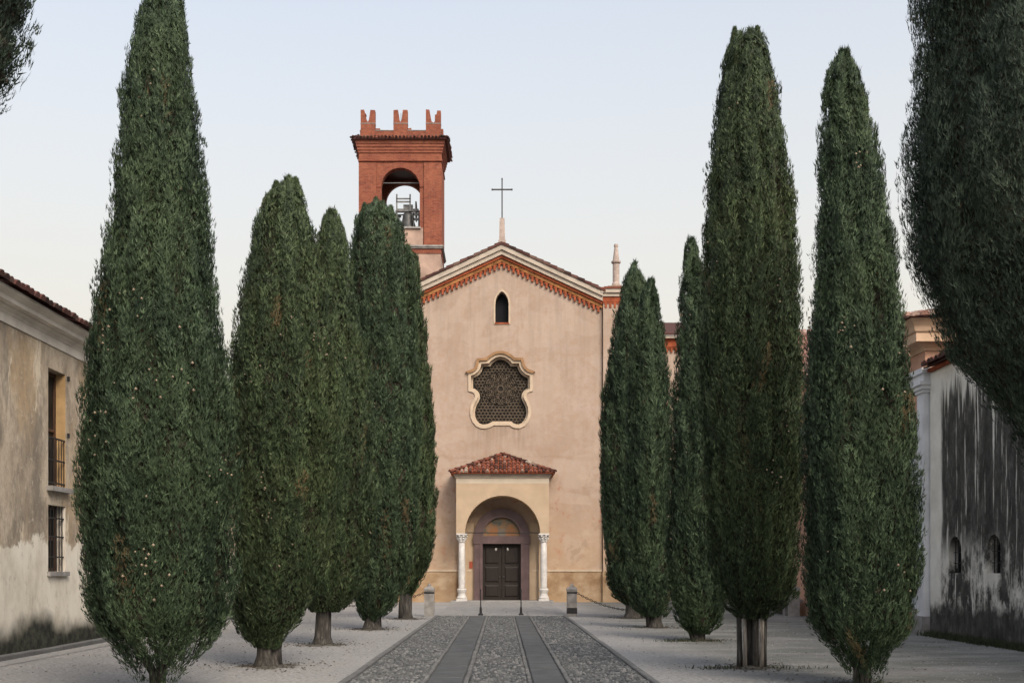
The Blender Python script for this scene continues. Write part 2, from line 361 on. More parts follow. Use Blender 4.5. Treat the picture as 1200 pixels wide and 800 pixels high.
# ------------------------------------------------------------------ mesh helpers
class MB:
    """collects shapes in world coordinates, linked as one mesh object"""
    def __init__(s): s.v = []; s.f = []
    def add(s, vs, fs):
        o = len(s.v); s.v += [tuple(v) for v in vs]; s.f += [tuple(i + o for i in f) for f in fs]; return s
    def box(s, x0, x1, y0, y1, z0, z1):
        return s.add([(x0, y0, z0), (x1, y0, z0), (x1, y1, z0), (x0, y1, z0), (x0, y0, z1), (x1, y0, z1), (x1, y1, z1), (x0, y1, z1)],
                     [(0, 3, 2, 1), (4, 5, 6, 7), (0, 1, 5, 4), (1, 2, 6, 5), (2, 3, 7, 6), (3, 0, 4, 7)])
    def cbox(s, x0, x1, y0, y1, z0, z1, c=0.015):
        """box with chamfered top edges"""
        return s.add([(x0, y0, z0), (x1, y0, z0), (x1, y1, z0), (x0, y1, z0),
                      (x0, y0, z1 - c), (x1, y0, z1 - c), (x1, y1, z1 - c), (x0, y1, z1 - c),
                      (x0 + c, y0 + c, z1), (x1 - c, y0 + c, z1), (x1 - c, y1 - c, z1), (x0 + c, y1 - c, z1)],
                     [(0, 3, 2, 1), (0, 1, 5, 4), (1, 2, 6, 5), (2, 3, 7, 6), (3, 0, 4, 7),
                      (4, 5, 9, 8), (5, 6, 10, 9), (6, 7, 11, 10), (7, 4, 8, 11), (8, 9, 10, 11)])
    def holed(s, outer, holes, fn, depth, back=False):
        """a plate in (u, v) with holes, fn(u, v, d) -> xyz, d from 0 (front) to depth"""
        loops = [outer] + list(holes)
        flat = [p for l in loops for p in l]
        tris = tessellate_polygon([[Vector((p[0], p[1], 0)) for p in l] for l in loops])
        n = len(flat)
        vs = [fn(u, v, 0.0) for u, v in flat] + [fn(u, v, depth) for u, v in flat]
        fs = [tuple(t) for t in tris]
        if back: fs += [tuple(i + n for i in reversed(t)) for t in tris]
        o = 0
        for l in loops:
            k = len(l)
            for i in range(k):
                a, b = o + i, o + (i + 1) % k
                fs.append((a, b, b + n, a + n))
            o += k
        return s.add(vs, fs)
    def prism(s, poly, fn, depth):
        return s.holed(poly, [], fn, depth, back=True)
    def band(s, inner, outer, fn, d0, d1, closed=True):
        """a moulding between two matching outlines, from depth d0 (front) to d1"""
        n = len(inner)
        vs = [fn(*p, d0) for p in inner] + [fn(*p, d0) for p in outer] + [fn(*p, d1) for p in inner] + [fn(*p, d1) for p in outer]
        fs = []
        for i in range(n if closed else n - 1):
            j = (i + 1) % n
            fs += [(i, j, n + j, n + i), (i, 2 * n + i, 2 * n + j, j), (n + i, n + j, 3 * n + j, 3 * n + i)]
        if not closed:
            fs += [(0, n, 3 * n, 2 * n), (n - 1, 3 * n - 1, 4 * n - 1, 2 * n - 1)]
        return s.add(vs, fs)
    def lathe(s, cx, cy, prof, seg=16):
        vs = []; fs = []
        for r, z in prof:
            for k in range(seg):
                a = 2 * math.pi * k / seg
                vs.append((cx + r * math.cos(a), cy + r * math.sin(a), z))
        for i in range(len(prof) - 1):
            for k in range(seg):
                a, b = i * seg + k, i * seg + (k + 1) % seg
                fs.append((a, b, b + seg, a + seg))
        fs.append(tuple(range(seg))[::-1]); fs.append(tuple(range((len(prof) - 1) * seg, len(prof) * seg)))
        return s.add(vs, fs)
    def tube(s, pts, rads, seg=8):
        pts = [Vector(p) for p in pts]
        if not isinstance(rads, (list, tuple)): rads = [rads] * len(pts)
        vs = []; fs = []
        ref = Vector((0.31, 0.95, 0.07))
        for i, p in enumerate(pts):
            d = (pts[min(i + 1, len(pts) - 1)] - pts[max(i - 1, 0)]).normalized()
            a = d.cross(ref)
            if a.length < 0.1: a = d.cross(Vector((1, 0, 0)))
            a.normalize(); b = d.cross(a)
            for k in range(seg):
                t = 2 * math.pi * k / seg
                vs.append(p + (a * math.cos(t) + b * math.sin(t)) * rads[i])
        for i in range(len(pts) - 1):
            for k in range(seg):
                q, w = i * seg + k, i * seg + (k + 1) % seg
                fs.append((q, w, w + seg, q + seg))
        fs.append(tuple(range(seg))[::-1]); fs.append(tuple(range((len(pts) - 1) * seg, len(pts) * seg)))
        return s.add(vs, fs)
    def build(s, name, mat, parent=None, smooth=False, kind=None):
        off = wloc(parent)
        me = bpy.data.meshes.new(name)
        me.from_pydata([(v[0] - off[0], v[1] - off[1], v[2] - off[2]) for v in s.v], [], s.f)
        me.materials.append(mat)
        if smooth:
            for p in me.polygons: p.use_smooth = True
        me.update()
        o = bpy.data.objects.new(name, me); COL.objects.link(o)
        if parent: o.parent = parent
        if kind: o["kind"] = kind
        return o

def wloc(o):
    v = Vector((0, 0, 0))
    while o is not None:
        v = v + o.location; o = o.parent
    return v

def tag(o, label, cat, group=None):
    o["label"] = label; o["category"] = cat
    if group: o["group"] = group
    return o

def thing(name, loc, label, cat, group=None):
    o = bpy.data.objects.new(name, None); COL.objects.link(o)
    o.location = loc; o.empty_display_size = 0.2
    return tag(o, label, cat, group)

def copy_tree(o, parent=None):
    c = o.copy(); COL.objects.link(c); c.parent = parent
    for ch in [x for x in bpy.data.objects if x.parent == o]: copy_tree(ch, c)
    return c

XZ = lambda y0: (lambda u, v, d: (u, y0 + d, v))       # plate facing the camera (front at y0)
def YZ(x0, sgn): return lambda u, v, d: (x0 + sgn * d, u, v)   # plate parallel to the avenue
def arc(cx, cz, r, a0, a1, n):
    return [(cx + r * math.cos(R(a0 + (a1 - a0) * i / n)), cz + r * math.sin(R(a0 + (a1 - a0) * i / n))) for i in range(n + 1)]
def arch_poly(cx, r, z0, zs, n=20):
    return [(cx - r, z0), (cx + r, z0)] + arc(cx, zs, r, 0, 180, n)

def tile_rows(mb, P, along, up, width, runs, pitch=0.21, r=0.085, tl=0.36, nseg=5, rng=None):
    """half-round tiles: P origin at the eave, along = unit vector on the eave, up = unit vector up the slope,
    runs(u) -> (start, end) distance up the slope for the column at u"""
    rng = rng or random.Random(3)
    nrm = along.cross(up).normalized()
    if nrm.z < 0: nrm = -nrm
    u = pitch / 2
    while u < width:
        a, b = runs(u)
        t = a
        while t < b - 0.05:
            e = min(t + tl, b)
            rr = r * rng.uniform(0.93, 1.07); j = rng.uniform(-0.012, 0.012); lift = rng.uniform(0, 0.012)
            vs = []
            for q, (tt, k, h) in enumerate(((t - 0.03, 1.08, 0.022), (e, 0.88, 0.0))):
                for i in range(nseg + 1):
                    an = math.pi * i / nseg
                    vs.append(P + along * (u + j + math.cos(an) * rr * k) + up * tt + nrm * (math.sin(an) * rr * k + h + lift))
            n1 = nseg + 1
            fs = [(i, i + 1, n1 + i + 1, n1 + i) for i in range(nseg)] + [tuple(range(n1))]
            mb.add(vs, fs)
            t = e
        u += pitch
    return mb

# ------------------------------------------------------------------ ground and path
def box_struct(name, mb, mat):
    o = mb.build(name, mat); o["kind"] = "structure"; return o

g = MB()
g.add([(-1500, -300, 0), (1500, -300, 0), (1500, 2500, 0), (-1500, 2500, 0)], [(0, 1, 2, 3)])
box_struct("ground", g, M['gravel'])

PY0, PY1 = 9.0, 37.8
path = MB().add([(-2.26, PY0, 0.006), (2.20, PY0, 0.006), (2.20, PY1, 0.006), (-2.26, PY1, 0.006)], [(0, 1, 2, 3)])
path = box_struct("path", path, M['bed'])
rng = random.Random(11)

def pieces(name, parent, mat, x0, x1, ya, yb, step, jit, h0, h1, gap=0.018):
    y = ya
    while y < yb - 0.1:
        e = min(yb, y + step * rng.uniform(1 - jit, 1 + jit))
        if yb - e < 0.25: e = yb
        MB().cbox(x0 + rng.uniform(0, 0.008), x1 - rng.uniform(0, 0.008), y + gap, e - gap * 0.3, -0.02, rng.uniform(h0, h1), 0.014).build(name, mat, parent)
        y = e
pieces("slab", path, M['slab'], -1.05, -0.55, PY0, PY1, 1.05, 0.25, 0.030, 0.038)
pieces("slab", path, M['slab'], 0.44, 0.90, PY0, PY1, 1.05, 0.25, 0.030, 0.038)
pieces("kerb_stone", path, M['kerb'], -2.26, -2.15, PY0, PY1, 1.15, 0.2, 0.05, 0.06)
pieces("kerb_stone", path, M['kerb'], 2.08, 2.19, PY0, PY1, 1.15, 0.2, 0.05, 0.06)
ed = MB()
for x0, x1 in ((-1.13, -1.06), (-0.54, -0.46), (0.36, 0.43), (0.91, 0.99)):
    y = PY0
    while y < PY1 - 0.1:
        e = min(PY1, y + rng.uniform(0.16, 0.34))
        ed.cbox(x0 + rng.uniform(0, 0.012), x1 - rng.uniform(0, 0.012), y + 0.008, e - 0.004, -0.01, rng.uniform(0.034, 0.050), 0.012)
        y = e
ed.build("edging", M['edging'], path, kind="stuff")

def pebble_mesh():
    r = np.random.default_rng(5)
    P = []
    sp = 0.068
    for x0, x1 in ((-2.14, -1.14), (-0.455, 0.355), (0.995, 2.075)):
        nx = int((x1 - x0) / sp); ny = int((PY1 - PY0) / sp)
        gx, gy = np.meshgrid(np.arange(nx), np.arange(ny))
        x = x0 + (gx + 0.5 + 0.5 * (gy % 2) * 0.9 - 0.22) * (x1 - x0) / nx + r.normal(0, 0.010, gx.shape)
        y = PY0 + (gy + 0.5) * sp + r.normal(0, 0.010, gx.shape)
        P.append(np.stack([np.clip(x, x0 + 0.02, x1 - 0.02).ravel(), y.ravel()], 1))
    P = np.concatenate(P); n = len(P)
    ang = r.uniform(0, math.pi, n); ra = r.uniform(0.026, 0.044, n); rb = ra * r.uniform(0.65, 0.95, n)
    h = r.uniform(0.022, 0.046, n)
    k = 6
    t = np.arange(k) * 2 * math.pi / k
    V = np.zeros((n, 2 * k + 1, 3))
    for ring, (s_, hz) in enumerate(((1.0, 0.0), (0.78, 0.72))):
        ex = np.cos(t)[None] * ra[:, None] * s_; ey = np.sin(t)[None] * rb[:, None] * s_
        V[:, ring * k:(ring + 1) * k, 0] = P[:, :1] + ex * np.cos(ang)[:, None] - ey * np.sin(ang)[:, None]
        V[:, ring * k:(ring + 1) * k, 1] = P[:, 1:] + ex * np.sin(ang)[:, None] + ey * np.cos(ang)[:, None]
        V[:, ring * k:(ring + 1) * k, 2] = (h * hz)[:, None]
    V[:, 2 * k, :2] = P; V[:, 2 * k, 2] = h
    tr = []
    for i in range(k):
        j = (i + 1) % k
        tr += [(i, j, k + j), (i, k + j, k + i), (k + i, k + j, 2 * k)]
    tr = np.array(tr)
    F = (tr[None] + (np.arange(n) * (2 * k + 1))[:, None, None]).reshape(-1, 3)
    return V.reshape(-1, 3), F

def np_mesh(name, V, F, mat, parent=None, tint=None, kind=None, smooth=False):
    off = np.array(wloc(parent))
    me = bpy.data.meshes.new(name)
    nv, nf = len(V), len(F)
    me.vertices.add(nv); me.loops.add(nf * 3); me.polygons.add(nf)
    me.vertices.foreach_set("co", (V - off).astype(np.float32).ravel())
    me.loops.foreach_set("vertex_index", F.astype(np.int32).ravel())
    me.polygons.foreach_set("loop_start", np.arange(0, nf * 3, 3, dtype=np.int32))
    me.polygons.foreach_set("use_smooth", np.full(nf, smooth, dtype=bool))
    me.update(calc_edges=True)
    if tint is not None:
        a = me.attributes.new("tint", 'FLOAT', 'POINT'); a.data.foreach_set("value", tint.astype(np.float32))
    me.materials.append(mat)
    o = bpy.data.objects.new(name, me); COL.objects.link(o)
    if parent: o.parent = parent
    if kind: o["kind"] = kind
    return o

V, F = pebble_mesh()
np_mesh("cobbles", V, F, M['pebbles'], path, kind="stuff", smooth=True)

# flagged forecourt between the iron posts and the porch
fore = MB().add([(-2.3, PY1, 0.010), (2.3, PY1, 0.010), (2.3, 54.6, 0.010), (-2.3, 54.6, 0.010)], [(0, 1, 2, 3)])
fore = box_struct("forecourt_pavement", fore, M['bed'])
y = PY1
while y < 52.9:
    e = min(52.9, y + rng.uniform(0.8, 1.15)); x = -2.28
    if 52.9 - e < 0.3: e = 52.9
    while x < 2.28:
        w = rng.uniform(0.55, 1.05); q = min(2.28, x + w)
        if 2.28 - q < 0.3: q = 2.28
        MB().cbox(x + 0.008, q - 0.004, y + 0.008, e - 0.004, -0.02, rng.uniform(0.036, 0.048), 0.012).build("flagstone", M['flag'], fore)
        x = q
    y = e
MB().cbox(-2.45, 2.5, 52.9, 54.62, -0.02, 0.10, 0.03).build("porch_step", M['flag'], fore)

# kerb and gutter along the house wall
gut = MB()
gut.add([(-8.86, 6, 0.008), (-8.25, 6, 0.008), (-8.25, 52, 0.008), (-8.86, 52, 0.008)], [(0, 1, 2, 3)])
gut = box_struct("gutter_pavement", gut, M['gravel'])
pieces("kerb_stone", gut, M['kerb'], -8.86, -8.68, 8.0, 46.0, 1.3, 0.2, 0.085, 0.10)

# ------------------------------------------------------------------ church
FY = 54.7
church = thing("church", (0, FY, 0), "peach plastered gabled church with a lobed window and a columned porch", "church")
EAVE_X, APEX_Z, SL = 4.95, 17.63, 0.461
def rake(x, drop): return APEX_Z - SL * abs(x) - drop

lobed = [(-97, 185), (-90, 172), (-70, 155), (-40, 136), (-15, 128.5), (15, 128.5), (40, 136), (70, 155), (90, 172), (97, 185),
         (157, 186), (163, 212), (176, 240), (195, 262), (220, 279), (250, 290), (251, 405), (232, 410), (212, 424), (199, 446), (197, 470),
         (206, 497), (222, 525), (234, 560), (238, 598), (233, 635), (217, 672), (191, 702), (160, 716), (130, 715), (105, 706), (88, 691),
         (-66, 691), (-85, 704), (-108, 713), (-135, 718), (-163, 716), (-192, 703), (-217, 675), (-232, 640), (-237, 605), (-233, 565),
         (-220, 527), (-204, 500), (-193, 472), (-196, 446), (-210, 424), (-230, 410), (-252, 405), (-252, 290), (-222, 279), (-197, 262),
         (-179, 240), (-168, 212), (-164, 190)]
WIN = [((a / 172.8) - 0.06, 12.83 - b / 172.8) for a, b in lobed][::-1]
def offset(poly, d):
    out = []; n = len(poly)
    area = sum(poly[i][0] * poly[(i + 1) % n][1] - poly[(i + 1) % n][0] * poly[i][1] for i in range(n))
    sg = 1 if area > 0 else -1
    for i in range(n):
        p0, p1, p2 = Vector(poly[i - 1]), Vector(poly[i]), Vector(poly[(i + 1) % n])
        e1 = (p1 - p0).normalized(); e2 = (p2 - p1).normalized()
        n1 = Vector((e1.y, -e1.x)) * sg; n2 = Vector((e2.y, -e2.x)) * sg
        b = n1 + n2
        if b.length < 0.2: b = n1
        b = b.normalized(); k = min(1.5, 1 / max(0.4, b.dot(n1)))
        q = p1 + b * d * k; out.append((q.x, q.y))
    return out
lan_c = 0.01
LAN = [(lan_c - 0.33, 13.76), (lan_c + 0.33, 13.76), (lan_c + 0.33, 14.72), (lan_c + 0.30, 14.92), (lan_c + 0.22, 15.10), (lan_c + 0.11, 15.23), (lan_c, 15.31),
       (lan_c - 0.11, 15.23), (lan_c - 0.22, 15.10), (lan_c - 0.30, 14.92), (lan_c - 0.33, 14.72)]
PORT_R, PORT_S = 0.92, 3.25
DOORHOLE = [(-0.97, 0.02), (0.97, 0.02), (0.97, 2.87), (-0.97, 2.87)]
outer = [(-EAVE_X, 0), (EAVE_X, 0), (EAVE_X, rake(EAVE_X, 0.3)), (0, rake(0, 0.3)), (-EAVE_X, rake(EAVE_X, 0.3))]
MB().holed(outer, [WIN, LAN, DOORHOLE], XZ(FY), 0.55).build("facade_wall", M['facade'], church)

# dado with its pale ledge
for a, b in ((-4.94, -1.5), (1.5, 4.94)):
    d = MB().box(a, b, FY - 0.05, FY + 0.02, 0, 1.50).build("dado", M['dado'], church)
    MB().box(a, b, FY - 0.085, FY - 0.002, 1.503, 1.60).build("ledge", M['surround'], d)
# nave body and roof behind the front
MB().box(-4.8, 4.8, FY + 0.56, FY + 26, 0, 14.6).build("nave_wall", M['facade'], church)
rf = MB()
for s in (-1, 1):
    rf.prism([(0, APEX_Z - 0.13), (s * 5.05, rake(5.05, 0.13)), (s * 5.05, rake(5.05, 0.20)), (0, APEX_Z - 0.20)], XZ(FY + 0.1), 25.5)
roof = rf.build("roof", M['dark_tiles'], church)
vt = MB()
for s in (-1, 1):   # verge tiles laid along the raking edge
    n = 15
    for i in range(n):
        x0, x1 = s * (i * 5.05 / n), s * ((i + 1) * 5.05 / n + 0.03)
        q = rng.uniform(-0.012, 0.012)
        vt.prism([(x0, rake(x0, 0.125)), (x1, rake(x1, 0.11)), (x1, rake(x1, -0.05 + q)), (x0, rake(x0, 0.0 + q))], XZ(FY - 0.46 + q), 0.9)
vt.build("verge_tiles", M['dark_tiles'], roof, kind="stuff")
rc = MB(); rc2 = MB(); fz = MB(); fr = MB()
for s in (-1, 1):
    A = lambda d0, d1, e=0.0: [(0, rake(0, d0)), (s * (EAVE_X - e), rake(EAVE_X - e, d0)), (s * (EAVE_X - e), rake(EAVE_X - e, d1)), (0, rake(0, d1))]
    rc.prism(A(0.13, 0.36), XZ(FY - 0.40), 0.40)
    rc2.prism(A(0.363, 0.58), XZ(FY - 0.30), 0.297)
    fz.prism(A(0.583, 0.72), XZ(FY - 0.20), 0.197)
    fr.prism(A(0.723, 0.90), XZ(FY - 0.13), 0.127)
cor = rc.build("raking_cornice", M['white'], church)
rc2.build("cornice_moulding", M['white'], cor)
frz = fz.build("brick_frieze", M['terracotta_red'], church)
fr.build("frieze_band", M['terracotta'], frz)
cb = MB()
for s in (-1, 1):
    for i in range(21):
        x = s * (0.12 + i * 0.232)
        z = rake(x, 0.903)
        cb.prism([(x - 0.05, z - 0.27), (x + 0.05, z - 0.27), (x + 0.055, z + 0.02), (x - 0.055, z + 0.02)], XZ(FY - 0.12), 0.118)
        cb.prism([(x - 0.115, z - 0.06 ), (x + 0.115, z - 0.06), (x + 0.115, z + 0.02), (x - 0.115, z + 0.02)], XZ(FY - 0.10), 0.098)
cb.build("corbel_table", M['terracotta_red'], frz, kind="stuff")

# buttress piers with their little roofs and pinnacles
for s in (-1, 1):
    px0, px1 = sorted((s * 4.98, s * 6.35)); pc = (px0 + px1) / 2
    pier = MB().box(px0, px1, FY - 0.22, FY + 1.2, 0, 15.0).build("pier", M['facade'], church)
    MB().box(px0 - 0.03, px1 + 0.03, FY - 0.26, FY + 1.2, 0, 1.5).build("pier_base", M['dado'], pier)
    MB().box(px0 - 0.02, px1 + 0.02, FY - 0.27, FY + 1.22, 14.72, 14.98).build("brick_band", M['terracotta_red'], pier)
    t = MB()
    for i in range(6):
        x = px0 + 0.13 + i * 0.222
        t.box(x - 0.05, x + 0.05, FY - 0.26, FY - 0.222, 14.44, 14.718)
        t.box(x - 0.11, x + 0.11, FY - 0.25, FY - 0.222, 14.64, 14.716)
    t.build("pier_corbels", M['terracotta_red'], pier, kind="stuff")
    t = MB().box(px0 - 0.06, px1 + 0.06, FY - 0.33, FY + 1.24, 14.983, 15.15).box(px0 - 0.13, px1 + 0.13, FY - 0.42, FY + 1.28, 15.153, 15.33)
    t.build("pier_cornice", M['white'], pier)
    t = MB().box(px0 - 0.16, px1 + 0.16, FY - 0.46, FY + 1.30, 15.333, 15.40)
    for k in range(4):
        a = 0.16 - k * 0.2
        t.box(px0 - a + 0.2, px1 + a - 0.2, FY - 0.30 + k * 0.16, FY + 1.2 - k * 0.1, 15.40 + k * 0.075, 15.478 + k * 0.075)
    t.build("pier_roof", M['tiles'], pier)
    p = MB().lathe(pc, FY + 0.3, [(0.20, 15.55), (0.20, 15.75), (0.165, 15.80), (0.165, 16.74), (0.235, 16.78), (0.235, 16.86), (0.165, 16.90), (0.085, 17.55), (0.11, 17.60), (0.10, 17.70), (0.03, 17.74)], 12)
    p.build("pinnacle", M['pinkstone'], church, smooth=False)

# cross on its pedestal
ped = MB().box(-0.17, 0.20, FY - 0.35, FY + 0.02, 17.40, 17.75)
ped.add([(-0.13, FY - 0.30, 17.75), (0.16, FY - 0.30, 17.75), (0.16, FY - 0.02, 17.75), (-0.13, FY - 0.02, 17.75),
         (-0.105, FY - 0.28, 18.83), (0.135, FY - 0.28, 18.83), (0.135, FY - 0.04, 18.83), (-0.105, FY - 0.04, 18.83)],
        [(0, 1, 5, 4), (1, 2, 6, 5), (2, 3, 7, 6), (3, 0, 4, 7), (4, 5, 6, 7)])
cr = ped.build("cross_pedestal", M['pinkstone'], church)
c2 = MB().box(-0.015, 0.045, FY - 0.19, FY - 0.13, 18.83, 20.78).box(-0.47, 0.50, FY - 0.185, FY - 0.135, 20.23, 20.29)
for (x, z) in ((-0.47, 20.26), (0.50, 20.26), (0.015, 20.78)):
    c2.box(x - 0.035, x + 0.035, FY - 0.20, FY - 0.12, z - 0.035, z + 0.035)
c2.build("cross", M['iron'], cr)

# lobed window
w = MB().holed(offset(WIN, 0.015), [], XZ(FY + 0.34), 0.04).build("lobed_window", M['glass'], church)
MB().band(offset(WIN, -0.005), offset(WIN, 0.135), XZ(FY), -0.06, 0.02).build("surround", M['surround'], w)
MB().band(offset(WIN, -0.10), offset(WIN, -0.003), XZ(FY), 0.25, 0.31).build("inner_frame", M['surround'], w)
iA = min(range(len(WIN)), key=lambda i: (WIN[i][0] - 1.39) ** 2 + (WIN[i][1] - 11.15) ** 2)
iB = min(range(len(WIN)), key=lambda i: (WIN[i][0] + 1.52) ** 2 + (WIN[i][1] - 11.15) ** 2)
def cyc(p, a, b):
    out = [p[a]]
    while a != b: a = (a + 1) % len(p); out.append(p[a])
    return out
o1, o2 = offset(WIN, 0.13), offset(WIN, 0.26)
arcA, arcB = cyc(o1, iB, iA), cyc(o1, iA, iB)
use = (iB, iA) if max(p[1] for p in arcA) > max(p[1] for p in arcB) - 1e-6 and min(p[1] for p in arcA) > 10.9 else (iA, iB)
MB().band(cyc(o1, *use), cyc(o2, *use), XZ(FY), -0.15, 0.015, closed=False).build("hood_moulding", M['hood'], w)
tr = MB()
def ring(cx, cz, r, th=0.032, n=18):
    tr.band(arc(cx, cz, r - th, 0, 360 - 360 / n, n - 1), arc(cx, cz, r, 0, 360 - 360 / n, n - 1), XZ(FY + 0.29), 0, 0.05)
def inside(x, z, poly):
    c = False; n = len(poly)
    for i in range(n):
        (x1, z1), (x2, z2) = poly[i], poly[i - 1]
        if (z1 > z) != (z2 > z) and x < (x2 - x1) * (z - z1) / (z2 - z1) + x1: c = not c
    return c
safe = offset(WIN, -0.17)
CX, CZ = -0.06, 10.55
ring(CX, CZ, 0.16); ring(CX, CZ, 0.78, 0.03, 40); ring(CX, CZ, 0.46, 0.025, 28)
for k in range(8):
    a = R(45 * k); ring(CX + 0.31 * math.cos(a), CZ + 0.31 * math.sin(a), 0.15); ring(CX + 0.31 * math.cos(a), CZ + 0.31 * math.sin(a), 0.07, 0.02, 10)
for k in range(12):
    a = R(30 * k + 15); ring(CX + 0.62 * math.cos(a), CZ + 0.62 * math.sin(a), 0.16); ring(CX + 0.62 * math.cos(a), CZ + 0.62 * math.sin(a), 0.08, 0.02, 10)
for i in range(-10, 11):
    for j in range(-12, 12):
        x, z = CX + (i + 0.5 * (j % 2)) * 0.176, CZ + j * 0.153
        if (x - CX) ** 2 + (z - CZ) ** 2 > 0.84 ** 2 and inside(x, z, safe): ring(x, z, 0.092, 0.022, 10)
tr.build("tracery", M['tracery'], w)
# lancet
w = MB().holed(offset(LAN, 0.02), [], XZ(FY + 0.45), 0.03).build("lancet_window", M['void'], church)
MB().band(offset(LAN, -0.002), offset(LAN, 0.085), XZ(FY), -0.03, 0.02).build("surround", M['surround'], w)
MB().box(lan_c - 0.36, lan_c + 0.36, FY - 0.05, FY + 0.3, 13.69, 13.757).build("sill", M['terracotta_red'], w)

# portal
PY = FY - 0.22
port = MB()
port.band(arc(0, PORT_S, PORT_R, 0, 180, 24), arc(0, PORT_S, 1.36, 0, 180, 24), XZ(PY), 0, 0.215, closed=False)
port = port.build("portal", M['purple'], church)
MB().band(arc(0, PORT_S, PORT_R - 0.005, 0, 180, 24), arc(0, PORT_S, PORT_R + 0.09, 0, 180, 24), XZ(PY), -0.05, 0.12, closed=False).build("arch_moulding", M['purple'], port)
MB().box(-1.40, 1.40, PY - 0.04, PY + 0.216, 2.87, 3.247).build("lintel", M['purple'], port)
for s in (-1, 1):
    a, b = sorted((s * 0.965, s * 1.36)); MB().box(a, b, PY, PY + 0.21, 0.10, 2.867).build("jamb", M['purple'], port)
    a, b = sorted((s * 0.94, s * 1.08)); MB().box(a, b, PY - 0.04, PY + 0.20, 0.10, 2.866).build("jamb_moulding", M['purple'], port)
MB().holed(arc(0, PORT_S, PORT_R + 0.01, 0, 180, 24), [], XZ(PY + 0.14), 0.07).build("lunette_fresco", M['fresco'], port)
for s in (-1, 1):
    a, b = sorted((s * 0.012, s * 0.96))
    lf = MB().box(a, b, FY + 0.05, FY + 0.12, 0.11, 2.86).build("door_leaf", M['door'], church)
    for z0, z1 in ((0.25, 0.85), (0.98, 1.75), (1.88, 2.70)):
        MB().add([(a + 0.13, FY + 0.048, z0), (b - 0.13, FY + 0.048, z0), (b - 0.13, FY + 0.048, z1), (a + 0.13, FY + 0.048, z1),
                  (a + 0.2, FY + 0.015, z0 + 0.07), (b - 0.2, FY + 0.015, z0 + 0.07), (b - 0.2, FY + 0.015, z1 - 0.07), (a + 0.2, FY + 0.015, z1 - 0.07)],
                 [(0, 1, 5, 4), (1, 2, 6, 5), (2, 3, 7, 6), (3, 0, 4, 7), (4, 5, 6, 7)]).build("panel", M['door'], lf)
    MB().lathe(s * 0.10, FY - 0.02, [(0.02, 1.22), (0.035, 1.25), (0.02, 1.28)], 8).build("handle", M['bronze'], lf)
    MB().lathe(s * 0.29, FY + 0.0, [(0.015, 2.52), (0.05, 2.56), (0.055, 2.62), (0.02, 2.67)], 8).build("glint_knob", M['column'], lf)  # white knob put in for a bright glint on the door
# porch: box on two columns, barrel vault, hipped tile roof
QY = FY - 1.62
pw, pcx = 2.22, 0.04
arch = [(pcx - 1.80, 3.335)] + arc(pcx, 3.335, 1.80, 180, 0, 32)[1:-1] + [(pcx + 1.80, 3.335)]
outl = [(pcx - pw, 3.335)] + arch + [(pcx + pw, 3.335), (pcx + pw, 6.10), (pcx - pw, 6.10)]
porch = MB().prism(outl, XZ(QY), 0.42).build("porch", M['porch'], church)
vault = arc(pcx, 3.335, 1.80, 180, 0, 32)
vo = [(pcx - pw, 3.335)] + vault + [(pcx + pw, 3.335), (pcx + pw, 6.08), (pcx - pw, 6.08)]
MB().prism(vo, XZ(QY + 0.423), 1.19).build("vault", M['vault'], porch)
MB().box(pcx - pw - 0.005, pcx + pw + 0.005, QY - 0.004, QY + 1.61, 5.72, 6.00).build("frieze_band", M['frieze'], porch)
MB().box(pcx - pw - 0.06, pcx + pw + 0.06, QY - 0.06, QY + 1.61, 6.003, 6.09).box(pcx - pw - 0.13, pcx + pw + 0.13, QY - 0.13, QY + 1.61, 6.093, 6.18).build("porch_cornice", M['white'], porch)
ex0, ex1, ey, ez = pcx - 2.47, pcx + 2.47, QY - 0.27, 6.20
ap = Vector((pcx, FY - 0.02, 7.22))
MB().add([(ex0, ey, ez), (ex1, ey, ez), (ex1, FY - 0.01, ez), (ex0, FY - 0.01, ez), ap, (ex0, ey, ez - 0.03), (ex1, ey, ez - 0.03), (ex1, FY - 0.01, ez - 0.03), (ex0, FY - 0.01, ez - 0.03)],
         [(0, 1, 4), (1, 2, 4), (3, 0, 4), (5, 8, 7, 6), (0, 5, 6, 1), (1, 6, 7, 2), (3, 8, 5, 0)]).build("porch_roof", M['terracotta_red'], porch)
tm = MB()
P0 = Vector((ex0, ey, ez)); al = Vector((1, 0, 0)); upv = Vector((0, ap.y - ey, ap.z - ez)); Ls = upv.length; upv.normalize()
Wd = ex1 - ex0
tile_rows(tm, P0, al, upv, Wd, lambda u: (0.0, Ls * (1 - abs(u / Wd * 2 - 1)) - 0.02), 0.206, 0.085, 0.34)
for s in (-1, 1):
    Pq = Vector((pcx + s * 2.47, ey, ez)); al2 = Vector((0, 1, 0)); run = FY - ey
    up2 = Vector((-s * 2.47, 0, ap.z - ez)); L2 = up2.length; up2.normalize()
    tile_rows(tm, Pq, al2, up2, run - 0.02, lambda u: (0.0, L2 * u / run - 0.02), 0.206, 0.085, 0.34)
for s in (-1, 1):    # hip ridge tiles
    a = Vector((pcx + s * 2.47, ey, ez)); d = ap - a; L = d.length; d.normalize()
    side = d.cross(Vector((0, 0, 1))).normalized()
    tile_rows(tm, a - side * 0.105 + Vector((0, 0, 0.05)), side, d, 0.2, lambda u: (-0.03, L), 0.206, 0.10, 0.36)
tm.build("porch_tiles", M['tiles'], porch, kind="stuff")
